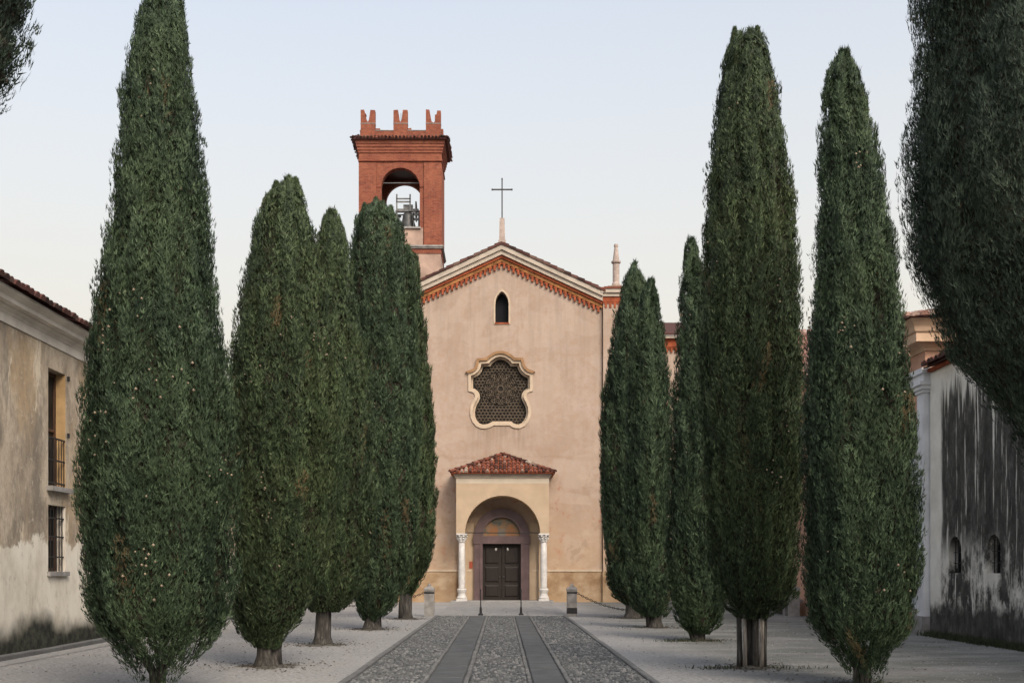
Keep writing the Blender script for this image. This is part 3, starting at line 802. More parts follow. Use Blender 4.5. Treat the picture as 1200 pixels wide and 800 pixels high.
for cx in (pcx - 1.96, pcx + 1.98):
    cy = QY + 0.22
    c = MB().lathe(cx, cy, [(0.165, 0.70), (0.15, 0.76), (0.165, 1.4), (0.155, 2.2), (0.135, 2.90)], 20).build("column", M['column'], church, smooth=True)
    b = MB().box(cx - 0.25, cx + 0.25, cy - 0.25, cy + 0.25, 0.10, 0.20)
    b.lathe(cx, cy, [(0.23, 0.20), (0.25, 0.26), (0.20, 0.33), (0.18, 0.45), (0.22, 0.58), (0.23, 0.64), (0.19, 0.70)], 20)
    b.build("column_base", M['column'], c)
    k = MB().lathe(cx, cy, [(0.15, 2.90), (0.175, 2.93), (0.15, 2.96), (0.16, 3.05), (0.20, 3.16), (0.215, 3.22)], 20)
    for a in range(8):
        t = R(45 * a + 22); e = Vector((math.cos(t), math.sin(t), 0))
        for z0, q in ((2.97, 0.20), (3.08, 0.24)):
            p = Vector((cx, cy, z0)) + e * 0.15
            k.tube([p, p + e * 0.03 + Vector((0, 0, 0.08)), p + e * (q - 0.12) + Vector((0, 0, 0.13)), p + e * (q - 0.10) + Vector((0, 0, 0.09))], [0.035, 0.045, 0.04, 0.02], 5)
    k.box(cx - 0.25, cx + 0.25, cy - 0.25, cy + 0.25, 3.25, 3.332)
    k.build("capital", M['column'], c)
    pil = MB().box(cx - 0.20, cx + 0.20, FY - 0.30, FY - 0.052, 0.10, 3.33).build("respond", M['porch'], church)
for a, b in ((-1.9, -1.365), (1.365, 1.9)):
    MB().box(a, b, FY - 0.06, FY + 0.01, 0.0, 3.9).build("wall_panel", M['porch'], church)
MB().tube([(pcx - 1.8, QY + 0.3, 3.37), (pcx + 1.8, QY + 0.3, 3.37)], 0.022, 6).build("tie_rod", M['iron'], porch)
MB().box(-1.60, -1.43, FY - 0.085, FY - 0.062, 1.66, 2.0).build("plaque", M['plaque'], church)

# transept wing behind the pier
wy = 58.0
wing = MB().box(6.4, 12.5, wy, wy + 9, 0, 13.2).build("wing_wall", M['facade'], church)
MB().box(6.4, 12.56, wy - 0.12, wy - 0.002, 13.2, 13.62).build("wing_brick_band", M['terracotta_red'], wing)
t = MB()
for i in range(26):
    x = 6.55 + i * 0.232
    t.box(x - 0.05, x + 0.05, wy - 0.10, wy - 0.003, 12.93, 13.197); t.box(x - 0.11, x + 0.11, wy - 0.08, wy - 0.003, 13.1, 13.196)
t.build("wing_corbels", M['terracotta_red'], wing, kind="stuff")
MB().box(6.4, 12.8, wy - 0.35, wy + 9, 13.623, 13.75).build("wing_cornice", M['white'], wing)
t = MB().prism([(wy - 0.42, 13.753), (wy + 4.5, 15.4), (wy + 4.5, 15.5), (wy - 0.42, 13.86)], lambda u, v, d: (6.4 + d, u, v), 6.5)
t.build("wing_roof", M['dark_tiles'], wing)

# ------------------------------------------------------------------ bell tower
TY, TD = 62.0, 3.0
tx0, tx1 = -7.99, -3.36
tower = thing("bell_tower", (-5.67, TY + TD / 2, 0), "red brick bell tower with swallowtail battlements and an arched belfry", "tower")
MB().box(tx0 + 0.05, tx1 - 0.05, TY + 0.05, TY + TD - 0.05, 0, 19.60).build("shaft", M['tower_plaster'], tower)
MB().box(tx0 + 0.02, tx1 - 0.02, TY + 0.02, TY + TD - 0.02, 19.25, 19.52).build("brick_course", M['brick'], tower)
MB().box(tx0 - 0.10, tx1 + 0.10, TY - 0.10, TY + TD + 0.10, 19.603, 19.70).box(tx0 - 0.05, tx1 + 0.05, TY - 0.05, TY + TD + 0.05, 19.523, 19.60).build("string_course", M['greystone'], tower)
fx = lambda a, b, z0, z1: [(a, z0), (b, z0), (b, z1), (a, z1)]
AR = arch_poly(-5.665, 1.075, 20.74, 22.965, 24)
ARB = arch_poly(-5.665, 1.075, 20.76, 22.965, 24)
MB().holed(fx(tx0 + 0.06, tx1 - 0.06, 19.703, 24.4), [AR], XZ(TY + 0.06), 0.40, back=True).build("belfry_front", M['brick'], tower)
MB().holed(fx(tx0 + 0.06, tx1 - 0.06, 19.703, 24.4), [ARB], XZ(TY + TD - 0.40), 0.34, back=True).build("belfry_back", M['brick'], tower)
for x in (tx0 + 0.06, tx1 - 0.46):
    MB().box(x, x + 0.40, TY + 0.463, TY + TD - 0.403, 19.703, 24.4).build("belfry_side", M['brick'], tower)
MB().box(-6.95, -4.40, TY + 0.045, TY + 0.058, 19.71, 20.70).build("sill_panel", M['tower_plaster'], tower)
MB().box(-6.80, -4.53, TY - 0.06, TY + 0.5, 20.64, 20.737).build("sill", M['greystone'], tower)
MB().band(arch_poly(-5.665, 1.08, 20.74, 22.965, 24)[2:], arch_poly(-5.665, 1.40, 20.74, 22.965, 24)[2:], XZ(TY + 0.06), -0.035, 0.01, closed=False).build("arch_ring", M['brick'], tower)
for a, b in ((tx0, tx0 + 0.98), (tx1 - 0.98, tx1)):
    MB().box(a, b, TY - 0.05, TY + 0.059, 19.703, 24.30).build("pilaster", M['brick'], tower)
for x in (tx0, tx1 - 0.06):
    MB().box(x, x + 0.0585, TY + 0.3, TY + TD, 19.703, 24.30).build("pilaster", M['brick'], tower)
MB().box(tx0 + 0.3, tx1 - 0.3, TY + 0.3, TY + TD - 0.3, 24.25, 24.39).build("belfry_ceiling", M['shutter'], tower)
z = 24.403
for i, (p, h) in enumerate(((0.04, 0.12), (0.0, 0.34), (0.05, 0.14), (0.09, 0.16), (0.13, 0.18), (0.17, 0.19))):
    MB().box(tx0 - p, tx1 + p, TY - p, TY + TD + p, z, z + h - 0.003).build("cornice_course", M['brick'], tower); z += h
MB().box(tx0 - 0.32, tx1 + 0.32, TY - 0.32, TY + TD + 0.32, z, z + 0.07).build("eave", M['dark_tiles'], tower)
ztop = z + 0.07
tm = MB(); rr = random.Random(8)
sl = 0.30
for (P, al, up, wd) in ((Vector((tx0 - 0.36, TY - 0.36, ztop)), Vector((1, 0, 0)), Vector((0, 1, sl)), tx1 - tx0 + 0.72),
                        (Vector((tx1 + 0.36, TY - 0.36, ztop)), Vector((0, 1, 0)), Vector((-1, 0, sl)), TD + 0.72),
                        (Vector((tx0 - 0.36, TY - 0.36, ztop)), Vector((0, 1, 0)), Vector((1, 0, sl)), TD + 0.72)):
    up = up.normalized(); tile_rows(tm, P, al, up, wd, lambda u: (-rr.uniform(0, 0.09), 0.46), 0.2, 0.07, 0.46, rng=rr)
tm.build("eave_tiles", M['dark_tiles'], tower, kind="stuff")
pz = ztop + 0.002
for (x0, x1, y0, y1) in ((tx0 + 0.06, tx1 - 0.06, TY + 0.06, TY + 0.36), (tx0 + 0.06, tx1 - 0.06, TY + TD - 0.36, TY + TD - 0.06),
                         (tx0 + 0.06, tx0 + 0.36, TY + 0.363, TY + TD - 0.363), (tx1 - 0.36, tx1 - 0.06, TY + 0.363, TY + TD - 0.363)):
    p = MB().box(x0, x1, y0, y1, pz, 26.12).build("parapet", M['brick'], tower)
    MB().box(x0 - 0.02, x1 + 0.02, y0 - 0.02, y1 + 0.02, 26.123, 26.16).build("coping", M['greystone'], p)
for yy in (TY + 0.02, TY + TD - 0.40):
    for k, (a, b) in enumerate(((422.5, 439.4), (461, 477.5), (499, 516.5))):
        a = (a - 588) / 20.97; b = (b - 588) / 20.97; c = (a + b) / 2
        j = [rng.uniform(-0.02, 0.02) for _ in range(6)]
        zt = 27.28
        poly = [(a, pz + 0.003), (b, pz + 0.003), (b, zt + j[0]), (b - 0.26, zt + j[1]), (c + 0.06, 26.72), (c, 26.60), (c - 0.06, 26.72), (a + 0.25, zt + j[2]), (a, zt + j[3])]
        if k == 0: poly = poly[:7] + [(c - 0.14, 27.0), (a + 0.30, 27.06), (a + 0.22, 27.1), (a + 0.2, zt), (a, zt)]
        if k == 2: poly = [(a, pz + 0.003), (b, pz + 0.003), (b, zt - 0.05), (b - 0.2, zt - 0.04), (b - 0.24, 27.02), (b - 0.33, 27.0), (c + 0.08, 26.62), (c, 26.56), (c - 0.10, 26.64), (a + 0.2, zt), (a, zt + 0.02)]
        m_ = MB().prism(poly, XZ(yy), 0.38).build("merlon", M['brick'], tower)
        MB().box(a - 0.015, b + 0.015, yy - 0.015, yy + 0.395, 26.50, 26.535).build("brick_string", M['greystone'], m_)
MB().tube([(-5.65, TY + 0.2, 26.5), (-5.65, TY + 0.2, 27.15)], 0.014, 5).build("lightning_rod", M['steel'], tower)
# bell in its frame, hanging in the belfry
by = TY + 1.45
bell = thing("bell", (-5.62, by, 20.74), "pair of dark bronze bells in a steel frame inside the belfry arch", "bell")
MB().lathe(-5.35, by, [(0.50, 20.95), (0.52, 21.02), (0.44, 21.15), (0.36, 21.45), (0.32, 21.75), (0.27, 21.92), (0.12, 21.98), (0.06, 22.02)], 20).build("bell_body", M['bronze'], bell, smooth=True)
MB().tube([(-5.35, by, 21.3), (-5.35, by, 20.92), (-5.35, by, 20.86)], [0.02, 0.03, 0.06], 8).build("clapper", M['bronze'], bell)
MB().box(-5.95, -4.75, by - 0.12, by + 0.12, 22.02, 22.18).box(-5.62, -5.08, by - 0.10, by + 0.10, 22.18, 22.42).build("yoke", M['steel'], bell)
MB().lathe(-6.15, by + 0.5, [(0.36, 21.15), (0.38, 21.2), (0.31, 21.32), (0.25, 21.6), (0.2, 21.82), (0.08, 21.88)], 18).build("small_bell", M['bronze'], bell, smooth=True)
MB().box(-6.5, -5.8, by + 0.42, by + 0.58, 21.88, 22.0).build("small_yoke", M['steel'], bell)
f = MB()
for x in (-6.02, -4.72):
    f.box(x - 0.06, x + 0.06, by - 0.06, by + 0.06, 20.74, 22.10)
for z0, z1 in ((22.48, 22.56), (22.66, 22.73), (21.92, 21.98)):
    f.box(-6.72, -4.60, by + 0.25, by + 0.31, z0, z1) if z0 < 22 else f.box(-6.0, -5.2, by - 0.3, by - 0.24, z0, z1)
for x in (-5.98, -5.22): f.box(x - 0.04, x + 0.04, by - 0.3, by - 0.24, 22.0, 22.95)
f.build("bell_frame", M['steel'], bell)
wh = MB().band(arc(0, 0, 0.52, 0, 346, 24), arc(0, 0, 0.57, 0, 346, 24), lambda u, v, d: (-4.92 + d, by + u, 22.05 + v), 0, 0.05)
for k in range(3):
    a = R(60 * k); dx, dz = math.cos(a) * 0.54, math.sin(a) * 0.54
    wh.tube([(-4.9, by - dx, 22.05 - dz), (-4.9, by + dx, 22.05 + dz)], 0.02, 5)
wh.build("bell_wheel", M['steel'], bell)
MB().tube([(-6.9, TY + 0.5, 23.35), (-4.45, TY + 0.5, 23.35)], 0.03, 6).build("tie_rod", M['steel'], tower)
t = MB()
for zz in (21.35, 21.62): t.box(-5.05, -4.62, by - 0.7, by - 0.6, zz, zz + 0.12)
t.box(-5.02, -4.95, by - 0.7, by - 0.6, 20.76, 21.9)
t.build("motor_bracket", M['bronze'], bell)

# ------------------------------------------------------------------ grey stained house beside the avenue
LX = -9.2
house = thing("stained_house", (LX - 3, 30, 0), "long stained plaster house with dark eave tiles and barred windows", "house")
Y0, Y1 = 6.0, 64.0
ZW = 6.40
def win(y0, y1, z0, z1): return [(y0, z0), (y1, z0), (y1, z1), (y0, z1)]
wins = []
for k in range(-3, 5):
    c = 22.95 + k * 5.6
    wins += [(c - 0.45, c + 0.45, 3.30, 5.70), (c - 0.45, c + 0.45, 1.56, 2.92)]
MB().holed([(Y0, 0), (Y1, 0), (Y1, ZW), (Y0, ZW)], [win(*q) for q in wins], YZ(LX, -1), 0.40).build("wall", M['left'], house)
MB().box(LX - 7, LX - 0.42, Y0, Y1, 0, 6.6).build("wall_core", M['void'], house)
for i, (a, b, z0, z1) in enumerate(wins):
    w = MB().box(LX - 0.30, LX - 0.24, a, b, z0, z1).build("window", M['glass'], house)
    f = MB()
    mid = (a + b) / 2
    for q in (a + 0.035, mid, b - 0.035): f.box(LX - 0.24, LX - 0.20, q - 0.035, q + 0.035, z0, z1)
    for zz in (z0 + 0.04, z1 - 0.04, (z0 + z1) / 2): f.box(LX - 0.235, LX - 0.205, a, b, zz - 0.03, zz + 0.03)
    f.build("frame", M['shutter'], w)
    rv = MB().box(LX - 0.235, LX - 0.004, b - 0.012, b - 0.001, z0, z1)
    rv.build("reveal", M['ochre'] if z1 > 5 else M['corbel'], w)
    if z1 > 5:
        MB().box(LX - 0.3, LX + 0.13, a - 0.08, b + 0.10, z0 - 0.10, z0 - 0.002).build("sill", M['greystone'], w)
        for k in range(2):
            MB().box(LX, LX + 0.05, b + 0.07, b + 0.11, z1 - 0.12 - k * 1.2, z1 - 0.02 - k * 1.2).build("shutter_hook", M['iron'], w)
        g = MB()
        for zz in (z0 + 0.08, z0 + 0.55, z0 + 1.0): g.box(LX - 0.03, LX - 0.005, a, b, zz - 0.015, zz + 0.015)
        n = 7
        for q in range(n): g.tube([(LX - 0.017, a + 0.05 + q * (b - a - 0.1) / (n - 1), z0), (LX - 0.017, a + 0.05 + q * (b - a - 0.1) / (n - 1), z0 + 1.02)], 0.010, 5)
        g.build("railing", M['iron'], w)
    else:
        MB().box(LX - 0.3, LX + 0.07, a - 0.06, b + 0.06, z0 - 0.09, z0 - 0.002).build("sill", M['greystone'], w)
        g = MB()
        for zz in (z0 + 0.3, z0 + 0.72, z0 + 1.1): g.box(LX - 0.06, LX - 0.03, a, b, zz - 0.014, zz + 0.014)
        for q in range(6): g.tube([(LX - 0.045, a + 0.08 + q * 0.147, z0), (LX - 0.045, a + 0.08 + q * 0.147, z1)], 0.012, 5)
        g.build("window_grille", M['iron'], w)
# cornice: plain fascia, mouldings, crown
prof = [(0, 6.16), (0.03, 6.16), (0.03, 6.33), (0.06, 6.35), (0.06, 6.39), (0.11, 6.42), (0.15, 6.43), (0.15, 6.455), (0.27, 6.465), (0.27, 6.545), (0.30, 6.56), (0.37, 6.60), (0.39, 6.61), (0.39, 6.67), (0, 6.67)]
MB().prism([(LX + a, z) for a, z in prof], lambda u, v, d: (u, Y0 + d, v), Y1 - Y0).build("cornice", M['corbel'], house)
MB().prism([(LX + 0.40, 6.675), (LX - 7.0, 9.15), (LX - 7.0, 9.05), (LX + 0.25, 6.673)], lambda u, v, d: (u, Y0 + d, v), Y1 - Y0).build("roof", M['dark_tiles'], house)
tm = MB()
up = Vector((-7.4, 0, 2.475)).normalized()
tile_rows(tm, Vector((LX + 0.47, Y0, 6.675)), Vector((0, 1, 0)), up, Y1 - Y0, lambda u: (-rr.uniform(0, 0.04), 1.2), 0.215, 0.10, 0.40, rng=rr)
tm.build("eave_tiles", M['dark_tiles'], house, kind="stuff")

# ------------------------------------------------------------------ salmon gatehouse and mouldy outbuilding on the other side
RX = 10.5; GY = 27.4
gate = thing("salmon_gatehouse", (RX + 3, GY + 8, 0), "salmon stucco gatehouse with white pilaster, heavy cornice and rusticated arch", "gatehouse")
ac, aro, ari, asp = 30.4, 2.55, 2.12, 3.90
MB().holed([(GY + 0.0, 0), (46, 0), (46, 6.0), (GY, 6.0)], [[(ac - ari, 0.02), (ac + ari, 0.02)] + arc(ac, asp, ari, 0, 180, 24)], YZ(RX, 1), 0.5).build("wall", M['pink'], gate)
MB().box(RX + 0.55, RX + 7, GY + 0.02, 46, 0, 7.2).build("wall_core", M['pink'], gate)
MB().box(RX + 0.30, RX + 0.40, ac - ari, ac + ari, 0.5, 6.0).build("gate_leaf", M['gate'], gate)
MB().box(RX - 0.05, RX + 0.3, ac - ari - 0.35, ac - ari + 0.02, 0, 0.62).build("plinth", M['greystone'], gate)
MB().band(arc(ac, asp, ari, 0, 180, 24), arc(ac, asp, aro, 0, 180, 24), YZ(RX, 1), -0.10, 0.02, closed=False).build("archivolt", M['pilaster'], gate)
for k, (z0, z1, p) in enumerate(((0.62, 1.55, 0.08), (1.56, 2.25, 0.13), (2.26, 3.30, 0.08), (3.31, 3.62, 0.14), (3.63, 3.895, 0.20))):
    for yy in ((ac - aro, ac - ari), (ac + ari, ac + aro)):
        MB().box(RX - p, RX + 0.02, yy[0], yy[1], z0, z1).build("rusticated_block", M['pilaster'], gate)
pl = MB().box(RX - 0.12, RX + 0.30, GY - 0.10, GY + 0.33, 0.45, 5.95).build("pilaster", M['pilaster'], gate)
MB().box(RX - 0.17, RX + 0.32, GY - 0.15, GY + 0.38, 0, 0.447).build("pilaster_base", M['greystone'], pl)
MB().box(RX - 0.16, RX + 0.32, GY - 0.14, GY + 0.37, 5.953, 6.03).box(RX - 0.20, RX + 0.32, GY - 0.18, GY + 0.41, 6.033, 6.13).box(RX - 0.25, RX + 0.32, GY - 0.22, GY + 0.45, 6.133, 6.22).build("capital", M['pilaster'], pl)
def corn(name, mat, z0, z1, p): MB().box(RX - p, RX + 7, GY - p, 46 + p, z0, z1).build(name, mat, gate)
corn("architrave", M['pilaster'], 6.223, 6.42, 0.14); corn("architrave_fillet", M['pilaster'], 6.423, 6.55, 0.20)
corn("frieze", M['pink'], 6.553, 6.98, 0.06)
def mould(name, mat, steps):
    m_ = MB()
    for (p0, z0), (p1, z1) in zip(steps[:-1], steps[1:]):
        m_.add([(RX - p0, GY - p0, z0), (RX + 7 + p0, GY - p0, z0), (RX + 7 + p0, 46 + p0, z0), (RX - p0, 46 + p0, z0),
                (RX - p1, GY - p1, z1), (RX + 7 + p1, GY - p1, z1), (RX + 7 + p1, 46 + p1, z1), (RX - p1, 46 + p1, z1)],
               [(0, 1, 5, 4), (1, 2, 6, 5), (2, 3, 7, 6), (3, 0, 4, 7)])
    m_.build(name, mat, gate)
mould("bed_moulding", M['peach'], [(0.06, 6.985), (0.10, 6.99), (0.13, 7.06), (0.22, 7.12), (0.24, 7.14)])
mould("corona", M['peach'], [(0.24, 7.143), (0.42, 7.15), (0.42, 7.36), (0.45, 7.37)])
mould("crown_moulding", M['peach'], [(0.45, 7.373), (0.47, 7.40), (0.50, 7.50), (0.57, 7.60), (0.60, 7.63), (0.60, 7.69), (0.0, 7.695)])
MB().add([(RX - 0.66, GY - 0.66, 7.70), (RX + 7.6, GY - 0.66, 7.70), (RX + 7.6, 46.6, 7.70), (RX - 0.66, 46.6, 7.70), (RX + 3.4, GY + 3.4, 9.1), (RX + 3.4, 42.6, 9.1)],
         [(0, 1, 4), (1, 2, 5, 4), (2, 3, 5), (3, 0, 4, 5), (0, 3, 2, 1)]).build("roof", M['tiles'], gate)
tm = MB()
up = Vector((4.06, 0, 1.4)).normalized()
tile_rows(tm, Vector((RX - 0.72, GY - 0.66, 7.70)), Vector((0, 1, 0)), up, 18.5, lambda u: (-rr.uniform(0, 0.05), min(0.9, u)), 0.215, 0.10, 0.40, rng=rr)
up = Vector((0, 4.06, 1.4)).normalized()
tile_rows(tm, Vector((RX - 0.66, GY - 0.72, 7.70)), Vector((1, 0, 0)), up, 8.2, lambda u: (-rr.uniform(0, 0.05), min(0.9, u)), 0.215, 0.10, 0.40, rng=rr)
tm.build("eave_tiles", M['rose_tiles'], gate, kind="stuff")

out = thing("mouldy_outbuilding", (RX + 3, 18, 0), "low white outbuilding streaked with black mould, two small arched vents", "outbuilding")
vents = [(25.75, 0.35), (23.72, 0.33), (21.6, 0.34), (19.5, 0.34)]
def vent_poly(c, r): return [(c - r, 1.52), (c + r, 1.52)] + [(c + r, 2.02)] + arc(c, 2.02, r, 0, 180, 10)[1:-1] + [(c - r, 2.02)]
RX2 = RX + 0.02
MB().holed([(6, 0), (GY - 0.16, 0), (GY - 0.16, 6.42), (6, 6.42)], [vent_poly(*v) for v in vents], YZ(RX2, 1), 0.35).build("wall", M['mould'], out)
MB().box(RX2 + 0.36, RX2 + 6, 6.02, GY - 0.18, 0, 6.4).build("wall_core", M['void'], out)
for c, r in vents:
    v = MB().holed(vent_poly(c, r * 0.99), [], YZ(RX2 + 0.24, 1), 0.04).build("vent", M['void'], out)
    b = MB()
    for k in range(4): b.tube([(RX2 + 0.12, c - r * 0.7 + k * r * 0.47, 1.52), (RX2 + 0.12, c - r * 0.7 + k * r * 0.47, 2.3)], 0.012, 5)
    for zz in (1.75, 2.0): b.tube([(RX2 + 0.12, c - r, zz), (RX2 + 0.12, c + r, zz)], 0.010, 5)
    b.build("vent_bars", M['iron'], v)
MB().box(RX2 - 0.10, RX2 + 0.4, 6, GY - 0.235, 6.423, 6.50).build("eave_course", M['terracotta_red'], out)
MB().prism([(RX2 - 0.20, 6.503), (RX2 + 6, 8.3), (RX2 + 6, 8.4), (RX2 - 0.20, 6.54)], lambda u, v, d: (u, 6 + d, v), GY - 0.24 - 6).build("roof", M['dark_tiles'], out)
tm = MB()
tile_rows(tm, Vector((RX2 - 0.24, 6, 6.53)), Vector((0, 1, 0)), Vector((6.2, 0, 1.83)).normalized(), GY - 6.3, lambda u: (-rr.uniform(0, 0.05), 0.8), 0.215, 0.10, 0.40, rng=rr)
tm.build("eave_tiles", M['dark_tiles'], out, kind="stuff")

# convent range behind, its tiled slope seen between two cypresses
conv = thing("convent_range", (16, 51, 0), "pale convent wing with a faded rose tile roof beyond the salmon gatehouse", "building")
MB().box(11.2, 30, 48, 58, 0, 9.9).build("wall", M['white'], conv)
MB().box(11.0, 30, 47.75, 58, 9.7, 9.95).build("cornice", M['peach'], conv)
MB().prism([(47.6, 9.953), (53, 12.98), (58.4, 9.953)], lambda u, v, d: (10.9 + d, u, v), 19.2).build("roof", M['rose_tiles'], conv)
tm = MB()
tile_rows(tm, Vector((10.9, 47.55, 9.97)), Vector((1, 0, 0)), Vector((0, 5.4, 3.03)).normalized(), 9.0, lambda u: (0, 6.1), 0.24, 0.10, 0.5, rng=rr)
tm.build("roof_tiles", M['rose_tiles'], conv, kind="stuff")
for k in range(5):
    x = 12.6 + k * 3
    w = MB().box(x - 0.5, x + 0.5, 47.96, 47.997, 5.4, 7.2).build("window", M['glass'], conv)
    MB().band([(x - 0.5, 5.4), (x + 0.5, 5.4), (x + 0.5, 7.2), (x - 0.5, 7.2)], [(x - 0.62, 5.28), (x + 0.62, 5.28), (x + 0.62, 7.32), (x - 0.62, 7.32)], XZ(47.93), 0, 0.068).build("frame", M['pilaster'], w)

bench = thing("stone_bench", (10.1, 39.4, 0), "grey stone bench set against the salmon gatehouse wall", "bench")
MB().cbox(9.75, 10.4, 38.3, 40.8, 0.46, 0.58, 0.02).build("seat", M['greystone'], bench)
for yy in (38.6, 40.2): MB().box(9.85, 10.35, yy, yy + 0.3, 0, 0.457).build("leg", M['greystone'], bench)

# ------------------------------------------------------------------ bollards, chains, iron posts
BY = 38.0
def bollard(x, y):
    o = thing("bollard", (x, y, 0), "", "bollard", "stone bollards in front of the church")
    MB().cbox(x - 0.165, x + 0.165, y - 0.165, y + 0.165, 0, 0.93, 0.02).build("post", M['greystone'], o)
    b = MB()
    b.add([(x - 0.185, y - 0.185, 0.88), (x + 0.185, y - 0.185, 0.88), (x + 0.185, y + 0.185, 0.88), (x - 0.185, y + 0.185, 0.88),
           (x - 0.185, y - 0.185, 0.94), (x + 0.185, y - 0.185, 0.94), (x + 0.185, y + 0.185, 0.94), (x - 0.185, y + 0.185, 0.94),
           (x - 0.11, y - 0.11, 1.02), (x + 0.11, y - 0.11, 1.02), (x + 0.11, y + 0.11, 1.02), (x - 0.11, y + 0.11, 1.02)],
          [(0, 3, 2, 1), (0, 1, 5, 4), (1, 2, 6, 5), (2, 3, 7, 6), (3, 0, 4, 7), (4, 5, 9, 8), (5, 6, 10, 9), (6, 7, 11, 10), (7, 4, 8, 11), (8, 9, 10, 11)])
    b.lathe(x, y, [(0.07, 1.01), (0.06, 1.04), (0.05, 1.10), (0.02, 1.13)], 10)
    b.build("cap", M['greystone'], o)
    MB().box(x - 0.170, x + 0.170, y - 0.170, y + 0.170, 0.78, 0.84).build("iron_band", M['iron'], o)
    return o
b1 = bollard(-2.48, BY)
b1["label"] = "pale square stone bollard at the path end beside the forked-trunk cypress"
bpos = {2.40: "dark-footed stone bollard at the path end holding one end of the visible chain",
        -7.4: "stone bollard half hidden behind the twin-peaked cypress", 6.7: "stone bollard behind the slim low-skirted cypress", 10.0: "stone bollard close to the stone bench"}
for x, lab in bpos.items():
    c = copy_tree(b1); c.location.x = x; c["label"] = lab
    if x == 2.40:
        MB().box(x - 0.171, x + 0.171, BY - 0.171, BY + 0.171, 0.10, 0.30).build("tar_band", M['iron'], c)
def chain(xa, xb, sag, label):
    n = max(8, int((xb - xa) / 0.075)); m_ = MB()
    pts = [Vector((xa + (xb - xa) * i / n, BY, 0.81 - sag * 4 * (i / n) * (1 - i / n))) for i in range(n + 1)]
    for i in range(n):
        a, b = pts[i], pts[i + 1]; d = (b - a).normalized(); c = (a + b) / 2; L = (b - a).length * 0.62
        s = Vector((0, 1, 0)) if i % 2 else d.cross(Vector((0, 1, 0))).normalized()
        lp = [c + d * (L * math.cos(t)) + s * (0.030 * math.sin(t)) for t in [2 * math.pi * k / 8 for k in range(9)]]
        m_.tube(lp, 0.011, 4)
    o = m_.build("chain", M['iron']); tag(o, label, "chain", "chains slung between the bollards"); return o
chain(2.57, 6.53, 0.60, "sagging iron chain from the dark-footed bollard towards the slim cypress")
chain(-7.23, -2.65, 0.45, "iron chain leaving the pale bollard behind the cypress trunks")
chain(6.87, 9.83, 0.4, "iron chain seen between the slim cypress and the forked tall cypress")
def iron_post(x, label):
    o = thing("iron_post", (x, 37.95, 0), label, "post", "thin iron posts at the end of the path")
    MB().lathe(x, 37.95, [(0.022, 0.03), (0.018, 0.85), (0.028, 0.87), (0.028, 0.90), (0.008, 0.96)], 8).build("shaft", M['iron'], o)
    MB().lathe(x, 37.95, [(0.085, 0.03), (0.085, 0.08), (0.045, 0.12), (0.035, 0.30), (0.023, 0.34)], 10).build("foot", M['iron'], o)
iron_post(-0.72, "thin black iron post on the slab strip beside the pale bollard")
iron_post(0.66, "thin black iron post on the slab strip beside the dark-footed bollard")

